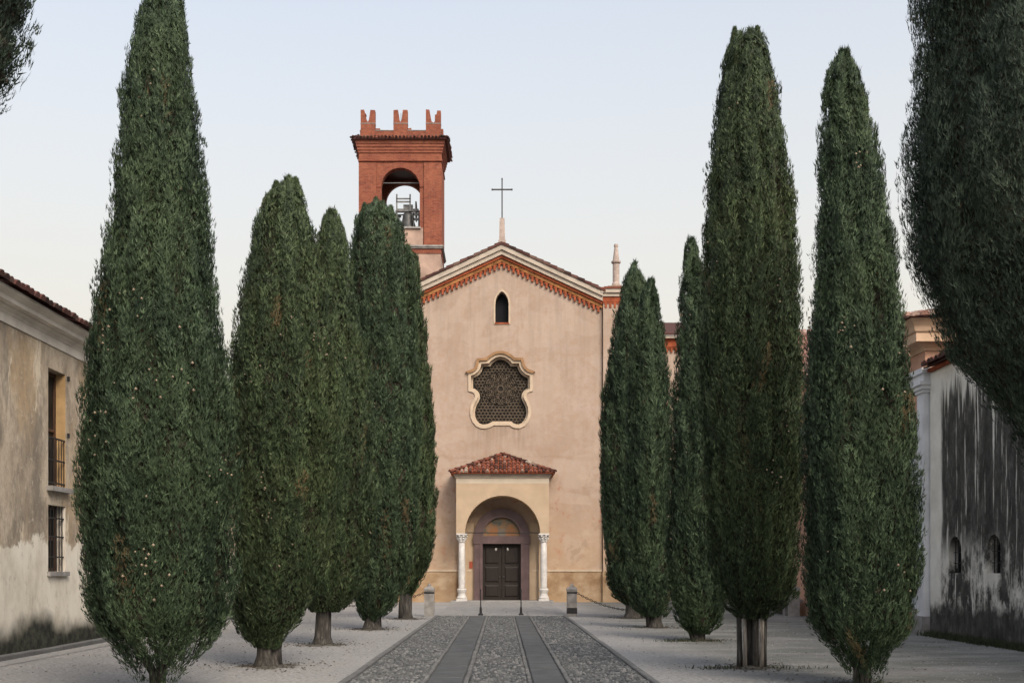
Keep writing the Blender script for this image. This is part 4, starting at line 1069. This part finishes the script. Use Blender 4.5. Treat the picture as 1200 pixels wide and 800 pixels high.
# ------------------------------------------------------------------ cypresses
def cypress(name, label, base, prof, leaf, n_clump, n_leaf, mat, stems, spires=(), clump=(0.38, 0.15), cones=0, seed=1, thin=None, dry=(), shrink=-0.01, relief=0.15, flute=0.065):
    r = np.random.default_rng(seed)
    bx, by_ = base
    root = thing(name, (bx, by_, 0), label, "tree", "cypresses lining the avenue")
    prof = sorted(prof)
    PZ = np.array([p[0] for p in prof]); PC = np.array([p[1] for p in prof]); PR = np.array([p[2] for p in prof])
    zz = np.linspace(PZ[0], PZ[-1], 500)
    rz = np.interp(zz, PZ, PR)
    cdf = np.cumsum(rz + 0.14 * (zz > PZ[-1] - 1.2) + 0.04); cdf /= cdf[-1]
    # plume-shaped sprays wrapped round the crown: each swells towards its tip and steps back above it
    ZB, ZT = PZ[0], PZ[-1]
    def surf(th, z):
        z = np.clip(z, ZB, ZT)
        r_ = np.interp(z, PZ, PR) + 0.05 * np.exp(-(ZT - z) / 0.4) + 0.07 * np.exp(-((z - ZB) / 0.55) ** 2)
        r_ = r_ * (1 + flute * (0.55 * np.sin(th * 6 + 2.6 * z + seed * 1.3) * np.sin(z * 1.9 + th * 2) + 0.6 * np.sin(th * 4 + seed + 0.30 * z) + 0.6 * np.sin(th * 7 + seed * 2.3 - 0.22 * z) + 0.5 * np.sin(th * 12 + seed * 0.7 + 0.4 * z) + 0.25 * np.sin(th * 3 + 1.7 * z + seed)))
        return np.interp(z, PZ, PC), np.maximum(r_, 0.02)
    K = n_clump
    z0 = np.interp((np.arange(K) + r.uniform(0, 1, K)) / K, cdf, zz)
    th0 = (np.arange(K) * 2.399963 + r.normal(0, 0.45, K)) % (2 * np.pi)
    L = clump[0] * r.uniform(0.65, 1.4, K); W = clump[1] * r.uniform(0.7, 1.35, K)
    H = relief * r.uniform(0.6, 1.3, K); off = r.normal(-0.005, 0.022, K)
    lean = r.normal(0, 0.16, K)
    rad0 = np.interp(z0, PZ, PR)
    small = np.clip(rad0 / 0.55, 0.25, 1)
    W = W * small; H = H * small; L = L * np.clip(small, 0.5, 1)
    tint_c = np.clip(r.normal(0.42, 0.13, K), 0, 1)
    ci = np.repeat(np.arange(K), n_leaf); N = len(ci)
    SP = 4
    rs = lambda x: np.repeat(x, SP, axis=0)[:N]
    NS = (N + SP - 1) // SP
    t = np.clip(rs(r.uniform(-1, 1, NS)) + r.normal(0, 0.012, N), -1, 1)
    fl = (1 - t) ** 0.62 * (1 + t) ** 0.42 / 1.22
    a = np.clip(rs(r.uniform(-1, 1, NS)) + r.normal(0, 0.03, N), -1, 1)
    lat = a * fl * W[ci] + lean[ci] * t * L[ci]
    z = z0[ci] + t * L[ci]
    cx, rad = surf(th0[ci], z)
    th = th0[ci] + lat / np.maximum(rad, 0.12)
    cx, rad = surf(th, z)
    bulge = (1 - np.abs(a) ** 2.6) * (0.25 + 0.75 * np.clip((t + 1) / 1.55, 0, 1)) * np.where(t > 0.55, 1 - ((t - 0.55) / 0.45) ** 2 * 0.6, 1)
    rr_ = np.maximum(rad - shrink - H[ci] + H[ci] * bulge + off[ci] - rs(0.09 * r.random(NS) ** 2.2), 0.0)
    zc = np.clip(z, ZB, ZT + 0.02) + np.where(z > ZT, r.uniform(-0.06, 0.03, N), 0)
    outv = np.stack([np.cos(th), np.sin(th), np.zeros(N)], 1)
    tang = np.stack([-np.sin(th), np.cos(th), np.zeros(N)], 1)
    Pp = np.stack([cx, np.full(N, by_), zc], 1) + outv * rr_[:, None]
    slope = np.clip((np.interp(z + 0.2, PZ, PR) - np.interp(z - 0.2, PZ, PR)) / 0.4, -0.8, 1.2)
    upv = np.array([0, 0, 1.0])
    tip = np.clip((t + 1) / 2, 0, 1)
    d = upv * r.uniform(0.75, 1.25, N)[:, None] + outv * (slope * 0.8 + 0.08 + 0.28 * tip * r.random(N))[:, None] \
        + tang * (a * 0.35 + lean[ci] + rs(r.normal(0, 0.20, NS)) + r.normal(0, 0.34, N))[:, None] + rs(r.normal(0, 0.09, (NS, 3))) + r.normal(0, 0.15, (N, 3))
    d /= np.linalg.norm(d, axis=1, keepdims=True)
    nrm = outv + tang * (a * 1.1)[:, None] + upv * ((t > 0.45) * 0.8 - (t < 0.1) * 0.15)[:, None] + rs(r.normal(0, 0.45, (NS, 3))) + r.normal(0, 0.15, (N, 3))
    side = np.cross(d, nrm); side /= np.linalg.norm(side, axis=1, keepdims=True) + 1e-9
    ln = leaf[0] * r.uniform(0.6, 1.5, N); wd = leaf[1] * r.uniform(0.7, 1.4, N) * 0.72
    Pp = Pp + d * (ln * r.uniform(-0.3, 0.6, N))[:, None]
    front = (outv[:, 1] < 0.45) | (r.random(N) < 0.35)
    Pp, d, side, ln, wd, ci = Pp[front], d[front], side[front], ln[front], wd[front], ci[front]
    # older, deeper foliage between the sprays
    m_ = int(float(np.sum(rz) * (zz[1] - zz[0])) * 2 * np.pi * 1.25 / (leaf[0] * leaf[1] * 1.9))
    zu = np.interp(r.random(m_), cdf, zz); tu = r.uniform(0.85 * np.pi, 2.15 * np.pi, m_)
    cu, ru = surf(tu, zu)
    ou = np.stack([np.cos(tu), np.sin(tu), np.zeros(m_)], 1)
    pu = np.stack([cu, np.full(m_, by_), zu], 1) + ou * np.maximum(ru - shrink - relief - 0.02 + r.normal(0, 0.025, m_), 0.01)[:, None]
    du = upv + ou * 0.35 + r.normal(0, 0.35, (m_, 3)); du /= np.linalg.norm(du, axis=1, keepdims=True)
    su = np.cross(du, ou + r.normal(0, 0.5, (m_, 3))); su /= np.linalg.norm(su, axis=1, keepdims=True) + 1e-9
    Pp = np.concatenate([Pp, pu]); d = np.concatenate([d, du]); side = np.concatenate([side, su])
    ln = np.concatenate([ln, leaf[0] * r.uniform(1.0, 1.9, m_)]); wd = np.concatenate([wd, leaf[1] * r.uniform(1.0, 1.7, m_)])
    ci = np.concatenate([ci, r.integers(0, K, m_)]); N = len(Pp)
    if spires:
        ns = []
        for (sx, sz, sl_, sw) in spires:
            m_ = 2600
            q = r.random(m_) ** 0.7
            an = r.uniform(0, 2 * np.pi, m_); ra = sw * (1 - q) ** 0.6 * (1 - q * 0.1)
            p = np.stack([sx + np.cos(an) * ra, by_ + np.sin(an) * ra, sz - sl_ * 1.5 * (1 - q)], 1)
            o_ = np.stack([np.cos(an), np.sin(an), np.zeros(m_)], 1)
            ns.append((p, o_))
        p = np.concatenate([q[0] for q in ns]); o_ = np.concatenate([q[1] for q in ns]); m_ = len(p)
        dd = upv + o_ * 0.3 + r.normal(0, 0.2, (m_, 3)); dd /= np.linalg.norm(dd, axis=1, keepdims=True)
        ss = np.cross(dd, o_ + r.normal(0, 0.4, (m_, 3))); ss /= np.linalg.norm(ss, axis=1, keepdims=True) + 1e-9
        Pp = np.concatenate([Pp, p]); d = np.concatenate([d, dd]); side = np.concatenate([side, ss])
        ln = np.concatenate([ln, leaf[0] * r.uniform(0.6, 1.5, m_)]); wd = np.concatenate([wd, leaf[1] * r.uniform(0.7, 1.4, m_)])
        ci = np.concatenate([ci, r.integers(0, K, m_)]); N = len(Pp)
    if thin:
        keep = r.random(N) < np.clip((Pp[:, 2] - thin[0]) / (thin[1] - thin[0]), 0.10, 1)
        Pp, d, side, ln, wd, ci, N = Pp[keep], d[keep], side[keep], ln[keep], wd[keep], ci[keep], int(keep.sum())
    V = np.empty((N, 3, 3))
    V[:, 0] = Pp - side * (wd / 2)[:, None]; V[:, 1] = Pp + side * (wd / 2)[:, None]; V[:, 2] = Pp + d * ln[:, None]
    sj = np.repeat(r.normal(0, 0.20, N // SP + 1), SP)[:N]
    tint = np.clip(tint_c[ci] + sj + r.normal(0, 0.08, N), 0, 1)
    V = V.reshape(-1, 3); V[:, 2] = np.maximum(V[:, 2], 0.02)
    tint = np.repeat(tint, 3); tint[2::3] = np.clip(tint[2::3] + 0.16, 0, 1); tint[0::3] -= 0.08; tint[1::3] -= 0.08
    F = np.arange(N * 3).reshape(-1, 3)
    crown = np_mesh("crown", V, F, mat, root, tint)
    dryc = (r.random(K) < 0.008).astype(float) * 0.7
    for (dz, dth, dr_) in dry:
        dd_ = np.hypot((z0 - dz) * 0.55, np.interp(z0, PZ, PR) * np.abs((th0 - dth + np.pi) % (2 * np.pi) - np.pi))
        dryc = np.maximum(dryc, (dd_ < dr_) * r.uniform(0.5, 1.0, K))
    at_ = crown.data.attributes.new("dry", 'FLOAT', 'POINT')
    at_.data.foreach_set("value", np.repeat(dryc[ci] * r.uniform(0.2, 1.0, N), 3).astype(np.float32))
    # dense inner twigs as a shell, dark so gaps between sprays read shaded
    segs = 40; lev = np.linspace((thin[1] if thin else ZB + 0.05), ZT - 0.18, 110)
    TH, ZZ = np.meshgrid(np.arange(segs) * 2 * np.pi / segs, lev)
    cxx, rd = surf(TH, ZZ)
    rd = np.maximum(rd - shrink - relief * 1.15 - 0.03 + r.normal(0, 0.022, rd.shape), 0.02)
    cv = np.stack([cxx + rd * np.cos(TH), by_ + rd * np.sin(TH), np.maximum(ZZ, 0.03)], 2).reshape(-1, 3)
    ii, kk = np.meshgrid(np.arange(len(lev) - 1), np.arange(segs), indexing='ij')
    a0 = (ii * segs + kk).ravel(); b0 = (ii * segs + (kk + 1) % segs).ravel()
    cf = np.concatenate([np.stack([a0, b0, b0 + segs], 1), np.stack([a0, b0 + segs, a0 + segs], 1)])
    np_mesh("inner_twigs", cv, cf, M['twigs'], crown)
    # trunk and stems
    tb = MB()
    for st in stems:
        tb.tube([(bx + p[0], by_ + p[1], p[2]) for p in st], [p[3] for p in st], 9)
    tk = tb.build("trunk", M['bark'], root, smooth=True)
    k = 26
    sr = [max(0.45, PR.max() * 0.55) * r.uniform(0.6, 1.35) for _ in range(k)]
    so = MB()
    so.add([(bx, by_, 0.045)] + [(bx + 0.45 * sr[i] * math.cos(2 * math.pi * i / k), by_ + 0.45 * sr[i] * math.sin(2 * math.pi * i / k), 0.018 + r.uniform(-0.006, 0.006)) for i in range(k)]
           + [(bx + sr[i] * math.cos(2 * math.pi * i / k), by_ + sr[i] * math.sin(2 * math.pi * i / k), -0.004) for i in range(k)],
           [(0, 1 + i, 1 + (i + 1) % k) for i in range(k)] + [(1 + i, 1 + k + i, 1 + k + (i + 1) % k, 1 + (i + 1) % k) for i in range(k)])
    so.build("soil_mound", M['soil'], root, smooth=True)  # needle soil, coloured dark to paint in contact shade under the tree
    if cones:
        n = cones
        g_ = max(6, n // 5); gi = r.integers(0, g_, n)
        z = np.interp(r.uniform(0.12, 0.98, g_), cdf, zz)[gi] + r.normal(0, 0.16, n); th = r.uniform(np.pi, 2 * np.pi, g_)[gi] + r.normal(0, 0.16, n)
        z = np.clip(z, ZB + 0.2, ZT - 0.1)
        rad = np.interp(z, PZ, PR) - 0.01; cx = np.interp(z, PZ, PC)
        pc_ = np.stack([cx + np.cos(th) * rad, by_ + np.sin(th) * rad, z], 1)
        oc = np.array([(1, 0, 0), (-1, 0, 0), (0, 1, 0), (0, -1, 0), (0, 0, 1), (0, 0, -1)], float)
        of = np.array([(0, 2, 4), (2, 1, 4), (1, 3, 4), (3, 0, 4), (2, 0, 5), (1, 2, 5), (3, 1, 5), (0, 3, 5)])
        sz = r.uniform(0.013, 0.024, n)
        cvv = (pc_[:, None, :] + oc[None] * sz[:, None, None]).reshape(-1, 3)
        cff = (of[None] + (np.arange(n) * 6)[:, None, None]).reshape(-1, 3)
        np_mesh("cones", cvv, cff, M['cone'], crown, kind="stuff", smooth=True)
    return root, tk

def single(h, r0, r1, lean=0.0):
    return [[(0, 0, -0.05, r0 * 1.75), (0, 0, 0.05, r0 * 1.35), (0, 0, 0.18, r0 * 1.08), (lean * 0.4, 0, h * 0.5, r0), (lean, 0, h, r1)]]
def spread(n, h, r, fan, seed):
    q = random.Random(seed); out_ = []
    for i in range(n):
        a = 2 * math.pi * i / n + q.uniform(-0.3, 0.3); b = q.uniform(0.02, 0.10); f = fan * q.uniform(0.7, 1.25)
        c, s = math.cos(a), math.sin(a)
        out_.append([(c * b, s * b, -0.05, r * 1.6), (c * b * 1.3, s * b * 1.3, 0.25, r * 1.2), (c * (b + f * 0.45), s * (b + f * 0.45), h * 0.55, r * 0.85), (c * (b + f), s * (b + f), h, r * 0.4)])
    return out_

T1 = [(9.35, -4.41, 0.03), (9.04, -4.42, 0.24), (8.31, -4.46, 0.41), (7.73, -4.48, 0.51), (6.81, -4.46, 0.59), (5.97, -4.47, 0.67), (5.41, -4.5, 0.75), (4.86, -4.5, 0.8), (4.58, -4.5, 0.86), (3.46, -4.47, 0.98), (2.91, -4.48, 1.03), (2.35, -4.48, 1.01), (1.79, -4.47, 0.95), (1.23, -4.47, 0.92), (0.95, -4.47, 0.85), (0.67, -4.41, 0.64), (0.4, -4.46, 0.44), (0.14, -4.49, 0.25)]
T2 = [(8.04, -3.55, 0.03), (7.9, -3.56, 0.19), (7.69, -3.62, 0.34), (7.15, -3.62, 0.53), (6.62, -3.62, 0.65), (6.09, -3.62, 0.75), (5.56, -3.63, 0.83), (5.03, -3.64, 0.89), (4.5, -3.63, 0.93), (3.96, -3.63, 0.94), (2.9, -3.62, 0.91), (1.84, -3.64, 0.82), (1.27, -3.73, 0.73), (0.78, -3.87, 0.56), (0.51, -3.95, 0.35), (0.31, -3.89, 0.21)]
T3 = [(9.19, -3.63, 0.03), (9.02, -3.63, 0.16), (8.72, -3.61, 0.29), (8.26, -3.62, 0.42), (7.35, -3.63, 0.54), (6.45, -3.62, 0.7), (5.54, -3.61, 0.81), (4.63, -3.61, 0.89), (3.72, -3.62, 0.93), (2.82, -3.64, 0.92), (1.91, -3.65, 0.82), (1.18, -3.64, 0.68), (0.86, -3.69, 0.49), (0.71, -3.74, 0.29)]
T4 = [(11.3, -3.31, 0.25), (11.1, -3.3, 0.48), (10.9, -3.33, 0.6), (10.44, -3.3, 0.72), (9.71, -3.25, 0.83), (8.39, -3.22, 0.91), (6.79, -3.18, 0.96), (5.42, -3.13, 0.98), (3.82, -3.15, 0.96), (2.22, -3.17, 0.9), (1.07, -3.28, 0.72), (0.5, -3.38, 0.46), (0.25, -3.47, 0.23)]
T5 = [(11.96, -3.04, 0.03), (11.68, -3.01, 0.3), (10.91, -3.04, 0.44), (9.83, -3.06, 0.56), (8.42, -3.05, 0.68), (7.26, -3.02, 0.76), (6.21, -3.0, 0.84), (4.14, -2.99, 0.89), (2.62, -2.97, 0.84), (1.93, -2.97, 0.76), (1.38, -3.03, 0.53), (0.96, -3.09, 0.28), (0.69, -3.09, 0.11)]
T6 = [(11.6, 4.38, 0.03), (11.34, 4.37, 0.23), (11.01, 4.37, 0.4), (10.36, 4.39, 0.57), (9.71, 4.4, 0.72), (8.06, 4.35, 0.9), (6.57, 4.33, 1.03), (4.6, 4.32, 1.06), (2.44, 4.32, 1.01), (1.12, 4.35, 0.87), (0.67, 4.29, 0.54), (0.45, 4.31, 0.24)]
T7 = [(9.51, 4.12, 0.03), (9.25, 4.08, 0.17), (8.5, 4.06, 0.34), (7.84, 4.06, 0.46), (7.18, 4.07, 0.56), (5.77, 4.04, 0.63), (4.12, 4.04, 0.64), (2.24, 4.04, 0.63), (1.06, 4.08, 0.58), (0.54, 4.11, 0.48), (0.31, 4.21, 0.26)]
T8 = [(9.0, 4.27, 0.03), (8.81, 4.28, 0.12), (8.37, 4.29, 0.23), (7.37, 4.33, 0.37), (6.02, 4.36, 0.49), (4.81, 4.38, 0.58), (3.66, 4.38, 0.64), (2.12, 4.38, 0.67), (1.16, 4.41, 0.64), (0.73, 4.42, 0.57), (0.37, 4.44, 0.44), (0.16, 4.43, 0.19)]
T9 = [(10.25, 4.0, 0.15), (10.1, 4.0, 0.30), (9.8, 4.0, 0.4), (9.26, 4.02, 0.52), (8.65, 4.0, 0.62), (8.03, 4.01, 0.7), (7.42, 4.04, 0.75), (6.82, 4.04, 0.79), (5.9, 4.05, 0.82), (4.9, 4.06, 0.84), (3.93, 4.07, 0.84), (2.81, 4.08, 0.79), (1.7, 4.13, 0.7), (1.14, 4.16, 0.55), (0.92, 4.11, 0.3), (0.81, 4.09, 0.16)]
T10 = [(8.7, 4.72, 0.03), (8.57, 4.71, 0.12), (8.43, 4.7, 0.21), (8.07, 4.72, 0.29), (7.3, 4.78, 0.43), (6.68, 4.83, 0.5), (6.01, 4.88, 0.58), (5.24, 4.89, 0.63), (4.74, 4.88, 0.69), (3.86, 4.89, 0.75), (2.98, 4.91, 0.79), (2.09, 4.93, 0.79), (1.33, 4.95, 0.75), (0.86, 4.95, 0.69), (0.62, 4.96, 0.55), (0.45, 4.96, 0.35), (0.21, 5.0, 0.25), (0.03, 5.01, 0.17)]
T11 = [(9.46, 4.53, 0.03), (9.17, 4.54, 0.25), (8.59, 4.54, 0.44), (7.51, 4.55, 0.78), (6.42, 4.55, 1.04), (6.05, 4.61, 1.05), (5.84, 4.6, 1.08), (5.48, 4.6, 1.11), (5.16, 4.59, 1.15), (4.53, 4.6, 1.16), (4.17, 4.61, 1.13), (3.96, 4.63, 1.08), (3.73, 4.66, 1.01), (3.43, 4.7, 0.94), (3.28, 4.75, 0.83), (3.1, 4.8, 0.72), (2.88, 4.83, 0.61), (2.59, 4.86, 0.45), (2.23, 4.83, 0.32), (1.8, 4.81, 0.15)]
T0 = [(10.2, -4.75, 0.03), (9.6, -4.75, 0.4), (8.6, -4.75, 0.8), (7.4, -4.75, 1.08), (6.5, -4.75, 1.18), (6.0, -4.75, 1.20), (5.8, -4.75, 1.08), (5.6, -4.75, 1.10), (5.4, -4.75, 1.04), (5.25, -4.75, 0.86), (4.95, -4.8, 0.66), (3.5, -4.85, 0.62), (2.2, -4.9, 0.5), (1.6, -4.9, 0.2)]

cypress("cypress_tree", "broad cypress beside the grey house windows, skirt narrowing to a fan of thin bare stems", (-4.47, 14.5), T1, (0.049, 0.015), 810, 443, M['fol_a'], spread(11, 1.1, 0.026, 0.50, 4), cones=60, seed=1, thin=(0.15, 0.75))
cypress("cypress_tree", "stout cypress ending in twin blunt peaks, short grey trunk", (-3.88, 18.4), T2, (0.054, 0.017), 683, 385, M['fol_b'], single(0.9, 0.17, 0.12) + [[(0.12, 0, -0.05, 0.12), (0.13, 0, 0.3, 0.10), (0.25, 0, 0.9, 0.06)]], spires=((-3.74, 8.0, 0.34, 0.15), (-3.42, 8.06, 0.36, 0.15)), cones=45, seed=2)
cypress("cypress_tree", "narrow cypress with bare straight trunk, between the twin-peaked and the flat-topped ones", (-3.81, 23.6), T3, (0.066, 0.022), 557, 300, M['fol_b'], single(1.3, 0.165, 0.13, 0.05), cones=25, seed=3)
cypress("cypress_tree", "tall flat-topped cypress crown overlapping the brick bell tower", (-3.47, 29.7), T4, (0.076, 0.026), 630, 271, M['fol_a'], single(0.9, 0.20, 0.15, 0.05) + [[(0.10, 0, -0.05, 0.16), (0.12, 0, 0.9, 0.1)]], spires=((-3.67, 11.35, 0.5, 0.16), (-3.37, 11.50, 0.5, 0.18), (-2.97, 11.28, 0.5, 0.16)), cones=25, seed=4, dry=((2.9, 5.5, 0.2), (2.6, 4.9, 0.16), (7.6, 5.7, 0.13)))
cypress("cypress_tree", "slender cypress with a forked pale trunk next to the pale bollard and the church front", (-3.07, 35.9), T5, (0.105, 0.030), 467, 228, M['fol_b'], single(1.7, 0.15, 0.11, 0.05) + [[(-0.16, 0, -0.05, 0.13), (-0.17, 0, 0.5, 0.10), (-0.05, 0, 1.5, 0.07)]], seed=5)
cypress("cypress_tree", "conical cypress covering the edge of the church front, trunk with flared foot", (4.30, 36.5), T6, (0.105, 0.030), 575, 213, M['fol_a'], single(1.2, 0.22, 0.16) + [[(0.24, 0, -0.05, 0.12), (0.16, 0, 0.9, 0.08)]], seed=6)
cypress("cypress_tree", "short slim cypress merging with the conical one behind it, low forked trunk", (4.24, 30.6), T7, (0.09, 0.027), 450, 228, M['fol_a'], single(0.8, 0.16, 0.12) + [[(-0.15, 0, -0.05, 0.10), (-0.25, 0, 0.8, 0.06)]], seed=7)
cypress("cypress_tree", "slim pointed cypress with a low skirt, grass tuft at its foot", (4.42, 25.0), T8, (0.066, 0.022), 467, 271, M['fol_a'], single(0.7, 0.10, 0.09) + [[(-0.10, -0.05, -0.05, 0.05), (-0.3, -0.05, 0.5, 0.03)], [(0.09, 0, -0.05, 0.07), (0.15, 0, 0.6, 0.05)]], cones=15, seed=8)
stems9 = []
for (x, y_, r_) in ((-0.19, 0.02, 0.045), (-0.03, 0.10, 0.07), (0.05, -0.02, 0.06), (0.21, 0.05, 0.04)):
    stems9.append([(x, y_, -0.05, r_ * 1.25), (x * 1.02, y_, 0.3, r_), (x * 1.08, y_, 0.8, r_ * 0.95), (x * 1.3, y_, 1.7, r_ * 0.7)])
t9, _ = cypress("cypress_tree", "very tall cypress with a ragged forked tip, standing on a cluster of upright stems", (4.08, 18.1), T9, (0.054, 0.017), 765, 385, M['fol_b'], stems9, spires=((3.80, 10.40, 0.5, 0.13), (4.17, 10.42, 0.5, 0.15), (4.0, 10.25, 0.4, 0.11)), cones=25, seed=9)
for (x, y_, r_) in ((-0.125, -0.06, 0.032), (0.135, -0.05, 0.026), (0.17, -0.03, 0.018)):
    MB().tube([(4.08 + x, 18.1 + y_, -0.05), (4.08 + x * 1.02, 18.1 + y_, 0.4), (4.08 + x * 1.1, 18.1 + y_, 1.2)], [r_ * 1.2, r_, r_ * 0.8], 8).build("bare_stem", M['bark_pale'], t9, smooth=True)
cypress("cypress_tree", "tapering cypress before the salmon gatehouse, foot split into many bare stems", (5.0, 15.3), T10, (0.050, 0.015), 701, 428, M['fol_a'], spread(12, 0.9, 0.028, 0.36, 9), cones=45, seed=10, thin=(0.05, 0.65))
cypress("cypress_tree", "huge dark cypress whose lumpy crown hangs over the mouldy white wall", (4.83, 9.4), T11, (0.037, 0.0085), 560, 850, M['fol_c'], single(2.6, 0.20, 0.15), clump=(0.42, 0.20), seed=11, relief=0.17, flute=0.05, shrink=0.0)
cypress("cypress_tree", "dark cone-laden cypress edge reaching in over the grey house roof", (-4.9, 8.5), T0, (0.042, 0.011), 720, 260, M['fol_c'], single(2.4, 0.20, 0.15), clump=(0.22, 0.13), shrink=0.03, relief=0.16, cones=160, seed=12)

# ------------------------------------------------------------------ litter, grass tufts
r = np.random.default_rng(21)
n = 900
side_ = r.random(n) < 0.5
lx = np.where(side_, r.uniform(2.5, 9.5, n), r.uniform(-8.2, -2.5, n)); ly = r.uniform(13, 40, n)
bases = [(o.location.x, o.location.y) for o in bpy.data.objects if o.name.startswith("cypress_tree")]
for (ux, uy) in bases:  # extra dark flakes round each foot, also standing in for contact shade
    k_ = 420
    an = r.uniform(0, 2 * math.pi, k_); ra = np.abs(r.normal(0, 0.55, k_)) + 0.1
    lx = np.concatenate([lx, ux + np.cos(an) * ra]); ly = np.concatenate([ly, uy + np.sin(an) * ra])
n = len(lx)
s_ = r.uniform(0.010, 0.034, n); a = r.uniform(0, math.pi, n)
V = np.zeros((n, 4, 3))
for k in range(4):
    t = a + k * math.pi / 2
    q = s_ * (1.0 if k % 2 else 0.6)
    V[:, k] = np.stack([lx + np.cos(t) * q, ly + np.sin(t) * q, 0.012 + (k % 2) * s_ * 0.5], 1)
F = (np.array([(0, 1, 2), (0, 2, 3)])[None] + (np.arange(n) * 4)[:, None, None]).reshape(-1, 3)
gn = 7000
gs = r.random(gn) < 0.5
gx = np.where(gs, r.uniform(2.3, 9.8, gn), r.uniform(-8.2, -2.4, gn)); gy = 13 + 17 * r.random(gn) ** 1.5
gr = r.uniform(0.007, 0.019, gn)
oc = np.array([(1, 0.2, 0), (-0.9, -0.1, 0), (0.1, 0.8, 0), (-0.15, -0.85, 0), (0.1, 0.05, 0.65), (0, 0, -0.2)])
of = np.array([(0, 2, 4), (2, 1, 4), (1, 3, 4), (3, 0, 4)])
GV = (np.stack([gx, gy, np.full(gn, 0.003)], 1)[:, None] + oc[None] * gr[:, None, None] * r.uniform(0.7, 1.3, (gn, 1, 3))).reshape(-1, 3)
loose = np_mesh("loose_gravel", GV, (of[None] + (np.arange(gn) * 6)[:, None, None]).reshape(-1, 3), mat_stone("gravel_stones", (0.33, 0.325, 0.31), 0.25, 0.45), kind="stuff")
tag(loose, "loose grey gravel stones lying on both sides of the path", "gravel")
lit = np_mesh("litter", V.reshape(-1, 3), F, M['leaflitter'], kind="stuff")
tag(lit, "dry twigs and fallen scales scattered over the gravel", "litter")

def tufts(name, spots, label, h):
    Vs = []
    for (x, y_, sx, sy, cnt) in spots:
        px, py = r.normal(x, sx, cnt), r.normal(y_, sy, cnt)
        aa = r.uniform(0, 2 * math.pi, cnt); hh = h * r.uniform(0.4, 1.2, cnt); w_ = 0.006 + 0.006 * r.random(cnt)
        lx_, ly_ = r.normal(0, 0.4, cnt) * hh, r.normal(0, 0.4, cnt) * hh
        T = np.zeros((cnt, 3, 3))
        T[:, 0] = np.stack([px - np.cos(aa) * w_, py - np.sin(aa) * w_, np.full(cnt, 0.0)], 1)
        T[:, 1] = np.stack([px + np.cos(aa) * w_, py + np.sin(aa) * w_, np.full(cnt, 0.0)], 1)
        T[:, 2] = np.stack([px + lx_, py + ly_, hh], 1)
        Vs.append(T.reshape(-1, 3))
    V = np.concatenate(Vs)
    o = np_mesh(name, V, np.arange(len(V)).reshape(-1, 3), M['grass'], kind="stuff")
    tag(o, label, "grass"); return o
tufts("grass_tufts", [(4.0, 24.75, 0.28, 0.07, 160), (4.5, 24.75, 0.3, 0.07, 90), (3.5, 17.95, 0.22, 0.08, 90), (4.7, 18.0, 0.25, 0.08, 60)], "thin green grass tufts around the cypress feet", 0.07)
tufts("wall_grass", [(10.33, yy, 0.10, 0.3, 300) for yy in np.arange(14, 27, 0.6)], "dark weeds growing along the foot of the mouldy wall", 0.16)
